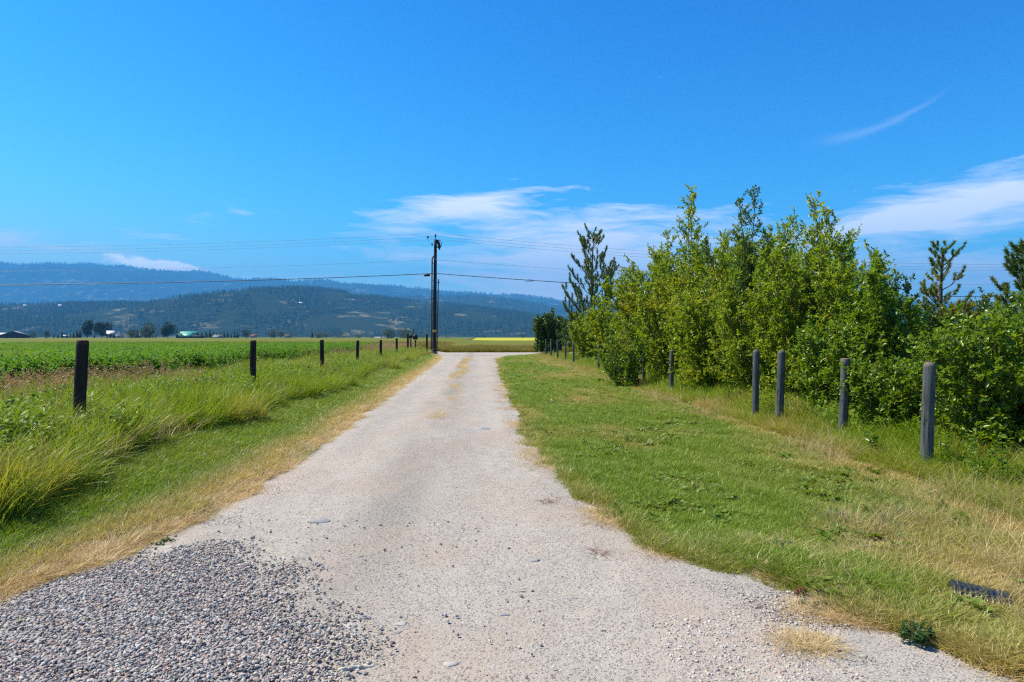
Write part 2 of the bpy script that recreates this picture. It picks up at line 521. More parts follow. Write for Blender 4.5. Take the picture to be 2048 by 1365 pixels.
M_POST_GREY = wood_mat('weathered_grey_wood', (0.030, 0.037, 0.043), (0.15, 0.16, 0.165))
M_POST_TOP = wood_mat('weathered_end_grain', (0.11, 0.09, 0.075), (0.20, 0.175, 0.155), 90)
M_POST_DARK = wood_mat('creosoted_wood', (0.010, 0.010, 0.010), (0.035, 0.032, 0.028))
M_POST_DTOP = wood_mat('creosoted_end_grain', (0.03, 0.02, 0.016), (0.09, 0.055, 0.04), 90)
M_POLE = wood_mat('pole_wood', (0.020, 0.016, 0.014), (0.05, 0.042, 0.038), 30)
M_BLACK = simple('black_plastic', (0.012, 0.012, 0.014), 0.5, 0.4)
M_STEEL = simple('galvanised_steel', (0.20, 0.21, 0.22), 0.5, 0.5, 0.2, 0.4)
M_CONDUIT = simple('grey_conduit', (0.06, 0.062, 0.065), 0.6, 0.3, 0.2)
M_WIRE = simple('weathered_wire', (0.26, 0.28, 0.30), 0.6, 0.4)
M_PORC = simple('porcelain', (0.25, 0.26, 0.28), 0.3, 0.5)
M_YTAG = simple('yellow_tag', (0.55, 0.38, 0.02), 0.6, 0.3)

# ------------------------------------------------------------------ ground sheets
def breaks(*segs):
    out = []
    for a, b_, k in segs:
        out += list(np.linspace(a, b_, k, endpoint=False))
    return out


gx = np.array(breaks((-21000, -2000, 10), (-2000, -200, 12), (-200, -20, 18), (-20, -5.6, 20)) + [-5.6, -5.1, -4.6, -4.1, -3.6] +
              breaks((-3.0, 20, 30), (20, 200, 18), (200, 2000, 12), (2000, 21000, 10)) + [21000])
gy = np.array(breaks((-2300, -100, 8), (-100, -4, 10), (-4, 78, 82), (78, 90, 6), (90, 300, 20), (300, 1500, 12), (1500, 18900, 12)) + [18900])
GX, GY = np.meshgrid(gx, gy)
gv = np.stack([GX, GY, hgt(GX, GY)], -1).reshape(-1, 3)


def grid_faces(nr, nc):
    i = np.arange(nr - 1)[:, None] * nc + np.arange(nc - 1)[None, :]
    return np.stack([i, i + 1, i + 1 + nc, i + nc], -1).reshape(-1, 4)


tag(link('ground', mesh_np('ground', gv, grid_faces(len(gy), len(gx)), M_GROUND)), 'flat green and tan valley floor running out to the hills', 'ground', kind='structure')


def sheet(name, ys, xl, xr, nx, off, m, label, cat, rough=0.0, seed=0, relief=None):
    """a surface between two edges xl(y), xr(y) lying off metres above the terrain, edges made uneven by rough"""
    ys = np.asarray(ys, float)
    l, r = xl(ys), xr(ys)
    if rough:
        l = l + (fbm(ys * 1.7 + seed, ys * 0 + 3.3 + seed, 5) - 0.5) * 2 * rough
        r = r + (fbm(ys * 1.7 + seed + 50, ys * 0 + 8.1 + seed, 5) - 0.5) * 2 * rough
    t = np.linspace(0, 1, nx)
    X = l[:, None] * (1 - t) + r[:, None] * t
    Y = np.repeat(ys[:, None], nx, 1)
    Z = hgt(X, Y) + off
    if relief is not None:
        Z = Z + relief(X, Y, t[None, :])
    o = link(name, mesh_np(name, np.stack([X, Y, Z], -1).reshape(-1, 3), grid_faces(len(ys), nx), m, smooth=True))
    return tag(o, label, cat, kind='structure')


ROAD_Y = [-6, 0, 3.2, 4.67, 5.4, 7.0, 8.9, 11.5, 18.7, 35.8, 52, 60, 66, 67.5]
ROAD_L = [-3.6, -3.5, -3.35, -3.1, -2.85, -2.62, -2.48, -2.52, -2.6, -2.75, -2.9, -3.4, -6.5, -9]
ROAD_R = [3.6, 3.4, 2.75, 2.05, 1.52, 1.24, 1.0, 0.9, 0.9, 1.1, 1.5, 2.6, 6.5, 9]
rl = lambda y: np.interp(y, ROAD_Y, ROAD_L)
rr = lambda y: np.interp(y, ROAD_Y, ROAD_R)
yy_road = np.concatenate([np.arange(-6, 12, 0.08), np.arange(12, 67.4, 0.25)])


def road_relief(X, Y, t):
    edge = np.clip(np.minimum(t, 1 - t) * 9, 0, 1)
    rut = -0.024 * (np.exp(-((X + 1.75) / 0.35) ** 2) + np.exp(-((X - 0.05) / 0.35) ** 2)) * ss(3, 9, Y)
    crown = 0.02 * np.exp(-((X + 0.85) / 0.4) ** 2) * ss(6, 12, Y)
    return edge * (0.036 + rut + crown + (fbm(X * 2.1, Y * 1.3, 5) - 0.5) * 0.035) + 0.004


tag(sheet('driveway', yy_road, rl, rr, 60, 0.006, M_GRAVEL, 'pale pinkish grey gravel drive with two worn wheel tracks', 'driveway', 0.22, 3, road_relief))
cr_x = np.concatenate([np.linspace(-400, -20, 20), np.linspace(-19, 19, 60), np.linspace(20, 400, 20)])
yn = 67.0 + (fbm(cr_x * 0.6, cr_x * 0 + 1, 3) - 0.5) * 0.5
X = np.repeat(cr_x[:, None], 6, 1)
Y = yn[:, None] + np.linspace(0, 7.6, 6)[None, :]
tag(link('crossing_road', mesh_np('crossing_road', np.stack([X, Y, hgt(X, Y) + 0.012], -1).reshape(-1, 3), grid_faces(len(cr_x), 6)[:, ::-1], M_GRAVEL)),
    'gravel county road crossing at the end of the drive', 'road', kind='structure')
ys_s = np.concatenate([np.arange(-6, 20, 0.25), np.arange(20, 66.1, 0.5)])
sheet('lawn', ys_s, lambda y: rr(y) - 0.35, lambda y: 5.15 + 0 * y, 24, 0.002, M_LAWNSOIL, 'mown grass verge between the drive and the grey posts', 'lawn', 0.12, 11)
sheet('roadside_verge', ys_s, lambda y: -4.95 + 0 * y, lambda y: rl(y) - 0.45, 10, 0.003, M_LAWNSOIL, 'short grass verge below the tall grass beside the drive', 'verge', 0.15, 21)
sheet('dead_grass_strip', ys_s, lambda y: rl(y) - 0.80, lambda y: rl(y) + 0.3, 10, 0.0045, M_STRAW, 'strip of bleached dead grass along the drive edge', 'dry grass strip', 0.16, 31)
sheet('crop_field', np.arange(-40, 64, 2.0), lambda y: -300 + 0 * y, lambda y: -8.6 + 0 * y, 40, 0.004, M_FIELDSOIL, 'green crop field behind the dark fence posts', 'field')
sheet('rye_field', np.concatenate([np.linspace(90, 300, 20), np.linspace(320, 900, 20)]), lambda y: -900 + 0 * y, lambda y: -5.5 + 0 * y, 30, 0.06, M_RYESOIL, 'olive and tan grain field stretching to the far tree row', 'field')
sheet('green_field', np.linspace(92, 296, 20), lambda y: -5.45 + 0 * y, lambda y: 300 + 0 * y, 20, 0.05, M_RYESOIL, 'green hay field beyond the crossing road', 'field')
sheet('yellow_field', np.linspace(300, 640, 20), lambda y: 0.004 * y - 4.5, lambda y: 420 + 0 * y, 30, 0.06, M_YELLOW, 'bright yellow flowering field behind the hay field', 'field', relief=lambda X, Y, t: 0.0019 * (Y - 300))

# ------------------------------------------------------------------ scatter by instancing (grass, gravel, leaves on the ground, forest)
def template(name, verts, faces, mats, vary=None, mat_idx=None, smooth=False):
    at = {'vary': ('FLOAT', np.asarray(vary, np.float32))} if vary is not None else None
    me = mesh_np(name, verts, faces, mats, smooth, at, mat_idx)
    return bpy.data.objects.new(name, me)          # kept out of the scene; only its geometry is used


def scatter(name, pts, rot, scl, tint, temps, label, cat):
    n_ = len(pts)
    rs = np.random.RandomState(len(name) * 7 + n_ % 97)
    me = mesh_np(name, pts, None, None, attrs={
        'rot': ('FLOAT_VECTOR', np.asarray(rot, np.float32)), 'scl': ('FLOAT_VECTOR', np.asarray(scl, np.float32)),
        'tint': ('FLOAT', np.asarray(tint, np.float32)), 'idx': ('INT', rs.randint(0, len(temps), n_).astype(np.int32))})
    o = link(name, me)
    ng = bpy.data.node_groups.new(name, 'GeometryNodeTree')
    ng.interface.new_socket('Geometry', in_out='INPUT', socket_type='NodeSocketGeometry')
    ng.interface.new_socket('Geometry', in_out='OUTPUT', socket_type='NodeSocketGeometry')
    N = NT(ng)
    gi, go = N.new('NodeGroupInput'), N.new('NodeGroupOutput')
    g2i = N.new('GeometryNodeGeometryToInstance')
    for t in reversed(temps):
        oi = N.new('GeometryNodeObjectInfo', ins={'Object': t, 'As Instance': False})
        N.l.new(oi.outputs['Geometry'], g2i.inputs[0])
    at = {}
    for k, ty in (('rot', 'FLOAT_VECTOR'), ('scl', 'FLOAT_VECTOR'), ('idx', 'INT')):
        nd = N.new('GeometryNodeInputNamedAttribute', data_type=ty)
        nd.inputs['Name'].default_value = k
        at[k] = nd.outputs['Attribute']
    e2r = N.new('FunctionNodeEulerToRotation', ins={0: at['rot']})
    iop = N.new('GeometryNodeInstanceOnPoints')
    N.l.new(gi.outputs[0], iop.inputs['Points'])
    N.l.new(g2i.outputs[0], iop.inputs['Instance'])
    iop.inputs['Pick Instance'].default_value = True
    N.l.new(at['idx'], iop.inputs['Instance Index'])
    N.l.new(e2r.outputs[0], iop.inputs['Rotation'])
    N.l.new(at['scl'], iop.inputs['Scale'])
    N.l.new(iop.outputs[0], go.inputs[0])
    md = o.modifiers.new('scatter', 'NODES')
    md.node_group = ng
    return tag(o, label, cat, kind='stuff')


def blades(n_, radius, hmin, hmax, width, bend, rs, segs=3, lean=0.25):
    """a clump of curved tapering grass blades -> verts, [tris/quads], vary"""
    a = rs.rand(n_) * 2 * np.pi
    r = radius * np.sqrt(rs.rand(n_))
    bx, by = r * np.cos(a), r * np.sin(a)
    hgt_ = hmin + (hmax - hmin) * rs.rand(n_)
    d = a + rs.randn(n_) * 0.9
    b_ = bend * (0.4 + rs.rand(n_))
    ln = lean * rs.rand(n_)
    wd = rs.rand(n_) * 2 * np.pi
    vary = rs.rand(n_)
    V = np.zeros((n_, segs * 2 + 1, 3))
    for k in range(segs + 1):
        t = k / segs
        out = hgt_ * (ln * t + b_ * t * t)
        up = hgt_ * (t - 0.42 * b_ * t ** 3)
        cx, cy = bx + out * np.cos(d), by + out * np.sin(d)
        w = width * (1 - t ** 1.6) * 0.5 * (0.7 + 0.6 * vary)
        if k < segs:
            V[:, 2 * k] = np.stack([cx - w * np.cos(wd), cy - w * np.sin(wd), up], -1)
            V[:, 2 * k + 1] = np.stack([cx + w * np.cos(wd), cy + w * np.sin(wd), up], -1)
        else:
            V[:, 2 * k] = np.stack([cx, cy, up], -1)
    m_ = segs * 2 + 1
    base = np.arange(n_)[:, None] * m_
    q = np.concatenate([base + np.array([2 * k, 2 * k + 1, 2 * k + 3, 2 * k + 2]) for k in range(segs - 1)]) if segs > 1 else np.zeros((0, 4), int)
    e = 2 * (segs - 1)
    t_ = base + np.array([e, e + 1, e + 2])
    return V.reshape(-1, 3), [q, t_], np.repeat(vary, m_)


def grass_templates(name, k, m, **kw):
    out = []
    for i in range(k):
        v, f, va = blades(rs=np.random.RandomState(100 + i + len(name)), **kw)
        out.append(template(name, v, f, m, va))
    return out


def rects(n_, x0, x1, y0, y1, rs):
    return x0 + (x1 - x0) * rs.rand(n_), y0 + (y1 - y0) * rs.rand(n_)


def depth_sample(n_, y0, y1, rs, power=1.0):
    """y values denser near the camera: density ~ y^-power"""
    u = rs.rand(n_)
    if power == 1.0:
        return y0 * (y1 / y0) ** u
    a = 1 - power
    return (y0 ** a + u * (y1 ** a - y0 ** a)) ** (1 / a)


def in_view(x, y, lo=-60, hi=2110, ymin=2.6):
    xc, yc = x * CT - y * ST, x * ST + y * CT
    px = 1024 + FPX * xc / np.maximum(yc, 0.1)
    return (px > lo) & (px < hi) & (y > ymin)


def place(x, y, rs, s0, s1, grow=0.0, sz=1.0, tilt=0.0, yref=8.0):
    n_ = len(x)
    z = hgt(x, y)
    s = (s0 + (s1 - s0) * rs.rand(n_))
    g = 1 + grow * np.maximum(0, y / yref - 1)
    rot = np.stack([rs.randn(n_) * tilt, rs.randn(n_) * tilt, rs.rand(n_) * 6.283], -1)
    scl = np.stack([s * g, s * g, s * sz * (1 + 0.15 * (g - 1))], -1)
    return np.stack([x, y, z], -1), rot, scl


RS = np.random.RandomState(42)
T_LAWN = grass_templates('lawn_tuft', 4, M_LAWN, n_=46, radius=0.085, hmin=0.025, hmax=0.075, width=0.0048, bend=0.9, segs=2, lean=0.6)
T_TALL = grass_templates('tall_tuft', 4, M_TALL, n_=34, radius=0.14, hmin=0.2, hmax=0.62, width=0.012, bend=0.5, segs=4, lean=0.32)
T_DRYT = grass_templates('dry_tuft', 4, M_DRY, n_=40, radius=0.085, hmin=0.02, hmax=0.07, width=0.0034, bend=1.3, segs=2, lean=1.4)
T_STRAW = grass_templates('straw_tuft', 3, M_DRY, n_=26, radius=0.12, hmin=0.10, hmax=0.34, width=0.0035, bend=0.8, segs=3, lean=0.9)

# lawn on the right: greener stripes and bleached patches
y = depth_sample(66000, 3.4, 66, RS, 1.55)
lo, hi = rr(y), np.full_like(y, 5.35)
x = lo + (hi - lo) * RS.rand(len(y))
x += (vnoise(y * 1.3, y * 0 + 4) - 0.5) * 0.35 - 0.06
k = in_view(x, y) & (x > lo - 0.12 + (fbm(y * 2.5, x * 2.5, 3) - 0.5) * (0.5 + 1.6 * ss(5.6, 4.2, y)))
x, y = x[k], y[k]
bleach = fbm(x * 0.9 + 3, y * 0.33, 4)
tint = np.clip((bleach - 0.46) * 3.4, 0, 1) * 0.75 + 0.35 * np.clip((fbm(x * 2.6, y * 0.22 + 40, 3) - 0.5) * 4, 0, 1)
tint += 0.95 * fbm(x * 1.5, y * 0.8, 3) * np.exp(-((x - 4.95 - 0.35 * vnoise(y * 0.5, y * 0)) / 0.24) ** 2)
tint += 0.36 * ss(6.8, 4.4, y + 0.5 * (3.6 - x)) * ss(1.6, 3.4, x)
tint += 0.35 * np.exp(-((x - rr(y)) / 0.16) ** 2)
tint += 0.2 * ss(2.2, 4.2, x) * ss(14, 7, y)
green = np.exp(-((x - rr(y) - 0.75) / 0.45) ** 2)
tint = np.clip(tint - 0.35 * green, 0, 1)
k = ~((x > 2.95) & (x < 3.75) & (y > 3.75) & (y < 4.36) & (RS.rand(len(x)) < 0.8))
x, y, tint = x[k], y[k], tint[k]
P, R, S = place(x, y, RS, 0.75, 1.35, 0.16, 1.0, 0.12)
S[:, 2] *= 0.45 + 1.5 * fbm(x * 2.2, y * 2.2, 3)
tag(scatter('lawn_grass', P, R, S, tint, T_LAWN, 'short mown grass blades on the right verge', 'grass'))

# short grass of the left verge
y = depth_sample(30000, 4.0, 66, RS, 1.5)
x = -5.3 + (rl(y) - 0.25 + 5.3) * RS.rand(len(y)) + (fbm(y * 0.9, y * 0 + 7, 3) - 0.5) * 0.5
k = in_view(x, y)
x, y = x[k], y[k]
e = (rl(y) - 0.7) - x
tint = np.clip(0.8 * ss(0.22, -0.3, e) + (fbm(x * 1.1, y * 0.5, 3) - 0.55) * 0.9, 0, 1)
P, R, S = place(x, y, RS, 1.0, 1.8, 0.14, 1.25, 0.15)
scatter('verge_grass', P, R, S, tint, T_LAWN, 'short grass on the verge left of the drive', 'grass')

# dead grass strip by the drive and dry tufts on the drive's middle ridge
y = depth_sample(22000, 3.4, 66, RS, 1.5)
x = rl(y) - 0.80 + 0.9 * RS.rand(len(y)) ** 0.7 + (fbm(y * 1.1, y * 0 + 2, 4) - 0.5) * 0.7
k = in_view(x, y) & (RS.rand(len(y)) > ss(-0.25, 0.25, x - rl(y)))
x, y = x[k], y[k]
ym = 14 + 44 * RS.rand(2600)
xm = -0.85 + 0.16 * RS.randn(2600)
k = fbm(xm * 2 + 9, ym * 0.35, 3) > 0.56 - 0.10 * np.exp(-((ym - 34) / 5) ** 2)
yc_ = 3.3 + 2.6 * RS.rand(12000)
xc_ = 1.6 + 3.6 * RS.rand(12000)
kc = in_view(xc_, yc_) & (fbm(xc_ * 2.2, yc_ * 2.2, 4) + 0.5 * (xc_ - rr(yc_)) * 0.35 > 0.53)
ye = depth_sample(2600, 4, 60, RS, 1.4)
xe = rr(ye) - 0.16 + 0.22 * RS.randn(2600) * 0.6
ke = fbm(xe * 2, ye * 1.3, 3) > 0.52
x = np.concatenate([x, xm[k], xc_[kc], xe[ke]])
y = np.concatenate([y, ym[k], yc_[kc], ye[ke]])
tint = np.clip((fbm(x * 2, y * 1.5, 3) - 0.58) * 2.2, 0, 0.8)
P, R, S = place(x, y, RS, 0.8, 1.4, 0.14, 1.0, 0.2)
P[:, 2] += 0.006 + (np.clip(road_relief(x, y, np.clip((x - rl(y)) / (rr(y) - rl(y)), 0, 1)), 0, 1) - 0.012) * (x > rl(y)) * (x < rr(y))
S[:, 2] *= np.where((x > rl(y) + 0.2), 0.6, 1.0)
scatter('dead_grass', P, R, S, tint, T_DRYT, 'bleached tan dead grass at the drive edges', 'dry grass')

# tall grass round the dark posts on the left
y = depth_sample(28000, 4.4, 65, RS, 1.2)
w = RS.rand(len(y))
x = -4.5 - 6.5 * w + (fbm(y * 0.55, y * 0 + 5, 4) - 0.5) * 1.5
k = in_view(x, y)
x, y = x[k], y[k]
tint = np.clip((fbm(x * 0.7, y * 0.3 + 3, 4) - 0.56) * 2.0, 0, 0.6) + 0.25 * ss(35, 60, y)
P, R, S = place(x, y, RS, 0.7, 1.15, 0.03, 1.0, 0.28)
S[:, 2] *= 0.72 + 0.65 * fbm(x * 0.8, y * 0.8, 3)
tag(scatter('tall_grass', P, R, S, tint, T_TALL, 'tall yellow green grass around the dark posts', 'grass'))

# tall grass done; the mixed leafy weeds growing through it come after the crop plants

# tall grass round the grey posts on the right
y = depth_sample(9000, 4.2, 66, RS, 1.3)
x = 5.35 + 2.6 * RS.rand(len(y)) ** 1.2 + (fbm(y * 0.9, y * 0 + 15, 3) - 0.5) * 0.5 - 0.35 * ss(9, 5, y)
k = in_view(x, y)
x, y = x[k], y[k]
tint = np.clip((fbm(x * 0.9, y * 0.5 + 3, 4) - 0.46) * 2.2, 0, 0.8) + 0.35 * np.exp(-((x - 5.4) / 0.25) ** 2)
P, R, S = place(x, y, RS, 0.55, 0.95, 0.05, 1.0, 0.16)
S[:, 2] *= 0.44 + 0.72 * ss(5.3, 6.6, x) * (0.5 + fbm(x * 1.1, y * 1.1, 3))
scatter('hedge_grass', P, R, S, np.clip(tint, 0, 1), T_TALL, 'unmown grass under the grey posts and trees', 'grass')
y = depth_sample(1500, 4.1, 60, RS, 1.3)
x = 5.2 + 0.6 * RS.randn(len(y)) * 0.6
k = in_view(x, y) & (fbm(x, y * 0.6, 3) > 0.48)
x, y = x[k], y[k]
xa, ya = rects(700, 3.2, 5.2, 4.0, 6.2, RS)
ka = in_view(xa, ya) & (fbm(xa * 1.5, ya * 1.5, 3) > 0.52)
x, y = np.concatenate([x, xa[ka]]), np.concatenate([y, ya[ka]])
P, R, S = place(x, y, RS, 0.6, 1.15, 0.03, 1.0, 0.4)
scatter('straw', P, R, S, np.clip(RS.rand(len(x)) * 0.5, 0, 1), T_STRAW, 'long dry straw lying along the edge of the lawn', 'straw')


# crop plants: leafy stems of small oval leaves
def leafy(n_st, n_lf, radius, h, leaf, rs):
    V, F, va, b_ = [], [], [], 0
    for i in range(n_st):
        a, r = rs.rand() * 6.28, radius * math.sqrt(rs.rand())
        p0 = np.array([r * math.cos(a), r * math.sin(a), 0])
        d = np.array([rs.randn() * 0.25, rs.randn() * 0.25, 1.0])
        hh = h * (0.6 + 0.5 * rs.rand())
        for j in range(n_lf):
            t = 0.25 + 0.75 * (j + rs.rand()) / n_lf
            p = p0 + d * hh * t
            az_ = rs.rand() * 6.28
            up = rs.rand() * 0.9 - 0.1
            ax = np.array([math.cos(az_), math.sin(az_), up])
            ax /= np.linalg.norm(ax)
            sd = np.cross(ax, [0, 0, 1])
            sd /= np.linalg.norm(sd) + 1e-6
            l, w_ = leaf * (0.7 + 0.6 * rs.rand()), leaf * 0.30
            up_ = np.cross(sd, ax) * w_ * 0.5
            V += [p, p + ax * l * 0.5 + sd * w_ + up_, p + ax * l, p + ax * l * 0.5 - sd * w_ + up_]
            F += [[b_, b_ + 1, b_ + 2], [b_, b_ + 2, b_ + 3]]
            va += [rs.rand()] * 4
            b_ += 4
    return np.array(V), [np.array(F)], np.array(va)


T_CROP = []
for i in range(4):
    v, f, va = leafy(9, 11, 0.24, 0.62, 0.085, np.random.RandomState(300 + i))
    T_CROP.append(template('crop_plant', v, f, M_CROP, va))
y = depth_sample(42000, 6, 63, RS, 0.45)
x = -9.0 - (0.86 * y - 8.4) * RS.rand(len(y)) ** 1.0
x += (fbm(y * 0.5, y * 0 + 9, 3) - 0.5) * 2.0
k = in_view(x, y, -80) & (x < -7.4 + 0.8 * (vnoise(y * 0.4, y * 0) - 0.5))
x, y = x[k], y[k]
P, R, S = place(x, y, RS, 0.8, 1.2, 0.02, 1.3, 0.1, 20)
tint = np.clip((fbm(x * 0.25, y * 0.25, 3) - 0.6) * 1.5, 0, 0.5)
scatter('crop', P, R, S, tint, T_CROP, 'dense leafy green crop filling the left field', 'crop')


T_LOW = []
for i in range(3):
    v, f, va = leafy(5, 7, 0.06, 0.05, 0.05, np.random.RandomState(360 + i))
    T_LOW.append(template('low_weed', v, f, M_WEED, va))
y = depth_sample(2600, 3.9, 55, RS, 1.4)
x = rr(y) + (5.2 - rr(y)) * RS.rand(len(y))
yv_ = depth_sample(900, 5, 55, RS, 1.3)
x, y = np.concatenate([x, -4.6 + 1.3 * RS.rand(900)]), np.concatenate([y, yv_])
k = in_view(x, y) & (fbm(x * 1.3 + 3, y * 0.9, 3) > 0.54)
x, y = x[k], y[k]
P, R, S = place(x, y, RS, 0.7, 1.5, 0.08, 1.0, 0.15)
scatter('lawn_weeds', P, R, S, np.clip(RS.rand(len(x)) * 0.5, 0, 1), T_LOW, 'plantain and clover dotted through the mown grass', 'weeds')
y = depth_sample(2600, 5, 60, RS, 1.15)
x = -4.6 - 4.2 * RS.rand(len(y))
k = in_view(x, y) & (fbm(x * 0.8 + 8, y * 0.5, 3) > 0.5)
x, y = x[k], y[k]
P, R, S = place(x, y, RS, 1.0, 2.0, 0.02, 1.15, 0.2)
scatter('dead_stems', P, R, S, np.clip(RS.rand(len(x)) * 0.4, 0, 1), T_STRAW, 'pale dead stems standing in the tall grass by the dark posts', 'dead stems')
T_MIX = []
for i in range(4):
    v, f, va = leafy(6, 13, 0.13, 0.5, 0.075, np.random.RandomState(340 + i))
    T_MIX.append(template('mixed_weed', v, f, M_MIX, va))
y = depth_sample(9000, 4.6, 64, RS, 1.15)
x = -4.95 - 5.4 * RS.rand(len(y))
yb2 = depth_sample(1100, 5.6, 62, RS, 1.2)
xb2 = 6.2 + 1.2 * RS.rand(len(yb2))
x, y = np.concatenate([x, xb2]), np.concatenate([y, yb2])
k = in_view(x, y) & (fbm(x * 0.9 + 31, y * 0.6, 3) > 0.5)
x, y = x[k], y[k]
P, R, S = place(x, y, RS, 0.6, 1.15, 0.02, 1.0, 0.25)
scatter('weeds', P, R, S, np.clip(RS.rand(len(x)) * 0.4, 0, 1), T_MIX, 'leafy weeds mixed through the unmown grass along both fences', 'weeds')


# seed heads: thin stems topped with loose reddish panicles
def panicle(n_st, h, rs, fluff=26):
    v0, f0, va0 = blades(n_st, 0.10, h * 0.8, h, 0.004, 0.18, rs, 3, 0.25)
    V, F, va, b_ = [v0], [], [va0 * 0 + 0.2], len(v0)
    tips = v0.reshape(n_st, -1, 3)[:, -1]
    T2 = []
    for tp in tips:
        for j in range(fluff):
            q = tp + np.array([rs.randn() * 0.017, rs.randn() * 0.017, -0.11 * rs.rand() + 0.02])
            dd = rs.randn(3) * 0.5 + np.array([0, 0, 0.5])
            dd /= np.linalg.norm(dd)
            s_ = np.cross(dd, rs.randn(3))
            s_ /= np.linalg.norm(s_) + 1e-6
            V.append(np.array([q, q + dd * 0.011 + s_ * 0.005, q + dd * 0.026, q + dd * 0.011 - s_ * 0.005]))
            T2.append([b_, b_ + 1, b_ + 2, b_ + 3])
            va.append(np.full(4, rs.rand()))
            b_ += 4
    f0 = [x_ for x_ in f0]
    f0[0] = np.concatenate([f0[0], np.array(T2)])
    return np.concatenate(V), f0, np.concatenate(va)


T_PAN = []
for i in range(3):
    v, f, va = panicle(5, 0.82, np.random.RandomState(500 + i))
    T_PAN.append(template('seed_stem', v, f, M_SEED, va))
y = depth_sample(9000, 6, 66, RS, 1.0)
x = -8.0 + 1.3 * RS.randn(len(y))
k = in_view(x, y) & (x < -5.2 + 1.1 * ss(42, 60, y)) & (fbm(x * 0.55 + 4, y * 0.28, 3) > 0.635 - 0.16 * ss(30, 60, y)) & (RS.rand(len(y)) < 0.13 + 0.4 * ss(35, 60, y))
x, y = x[k], y[k]
P, R, S = place(x, y, RS, 0.8, 1.15, 0.03, 1.0, 0.12)
scatter('seed_heads', P, R, S, np.clip(0.55 * RS.rand(len(x)) + 0.4 * ss(40, 62, y), 0, 1), T_PAN, 'reddish brown grass seed heads above the field edge', 'grass')

# far side of the crossing road: brown topped grass, then hay and grain fields in rough clumps
T_RYE = grass_templates('rye_tuft', 3, M_RYE, n_=46, radius=0.30, hmin=0.4, hmax=0.75, width=0.016, bend=0.35, segs=2, lean=0.25)
xa, ya = rects(9000, -9, 14, 75.2, 100, RS)
xb, yb = rects(16000, -75, -5, 78, 140, RS)
xc2, yc2 = rects(5000, -8, 30, 75, 79, RS)
x, y = np.concatenate([xa, xb, xc2]), np.concatenate([ya, yb, yc2])
k = in_view(x, y)
x, y = x[k], y[k]
P, R, S = place(x, y, RS, 0.55, 1.15, 0.0, 1.0, 0.12)
S[:, 2] *= 0.45 + 0.9 * fbm(x * 0.35, y * 0.6, 3)
tint = np.clip((fbm(x * 0.12, y * 0.3, 3) - 0.46) * 3.0 + 0.25 * ss(78, 84, y), 0, 1)
tint[y < 79] *= 0.15
P2 = P.copy()
scatter('roadside_grass', P, R, S, tint, T_RYE, 'brown topped wild grass across the county road', 'grass')

# ------------------------------------------------------------------ gravel
def stone_template(name, seed, m, flat=0.6):
    rs = np.random.RandomState(seed)
    import bmesh
    bm = bmesh.new()
    bmesh.ops.create_icosphere(bm, subdivisions=2, radius=0.5)
    dirs = rs.randn(9, 3)
    dirs /= np.linalg.norm(dirs, axis=1)[:, None]
    offs = 0.22 + 0.2 * rs.rand(9)
    for v in bm.verts:
        p = np.array(v.co)
        for d, o_ in zip(dirs, offs):          # chip flat facets off the ball
            t = p @ d
            if t > o_:
                p = p - d * (t - o_)
        p = p * np.array([1.0, 0.72 + 0.2 * rs.rand() * 0 + 0.12, flat])
        v.co = p
    vs = np.array([v.co[:] for v in bm.verts])
    fs = np.array([[v.index for v in f.verts] for f in bm.faces])
    bm.free()
    return template(name, vs, [fs], m, None)


T_PEB = [stone_template('pebble_shape', 40 + i, M_PEBBLE, 0.5 + 0.06 * (i % 4)) for i in range(7)]
# the loose heap of larger pebbles at the near left
x1, y1 = rects(110000, -3.6, 0.4, 3.0, 6.4, RS)
edge = ss(-0.6, -1.8, x1 + 0.55 * (y1 - 4.0) + (fbm(x1 * 1.6, y1 * 1.6, 4) - 0.5) * 1.1)
fade = ss(5.9, 4.9, y1 + (fbm(x1 * 2, y1 * 2 + 5, 3) - 0.5) * 1.1)
dry = ss(-0.55, 0.15, x1 - rl(y1) + (fbm(x1 * 2, y1 * 2 + 9, 3) - 0.5) * 0.9)
k = in_view(x1, y1) & (RS.rand(len(x1)) < edge * fade * dry * 1.0 + 0.004)
x1, y1 = x1[k], y1[k]
s1 = 0.012 + 0.020 * RS.rand(len(x1)) ** 1.8
# small stones over the whole drive
y2 = depth_sample(130000, 3.0, 40, RS, 1.7)
x2 = rl(y2) + (rr(y2) - rl(y2)) * RS.rand(len(y2))
clump = fbm(x2 * 1.2, y2 * 0.4, 4)
k = in_view(x2, y2) & (RS.rand(len(y2)) < 0.25 + 2.6 * np.clip(clump - 0.42, 0, 1) + 0.5 * ss(0.6, 0.0, rr(y2) - x2))
x2, y2 = x2[k], y2[k]
s2 = (0.0045 + 0.011 * RS.rand(len(x2)) ** 3.5) * (1 + 0.02 * y2)
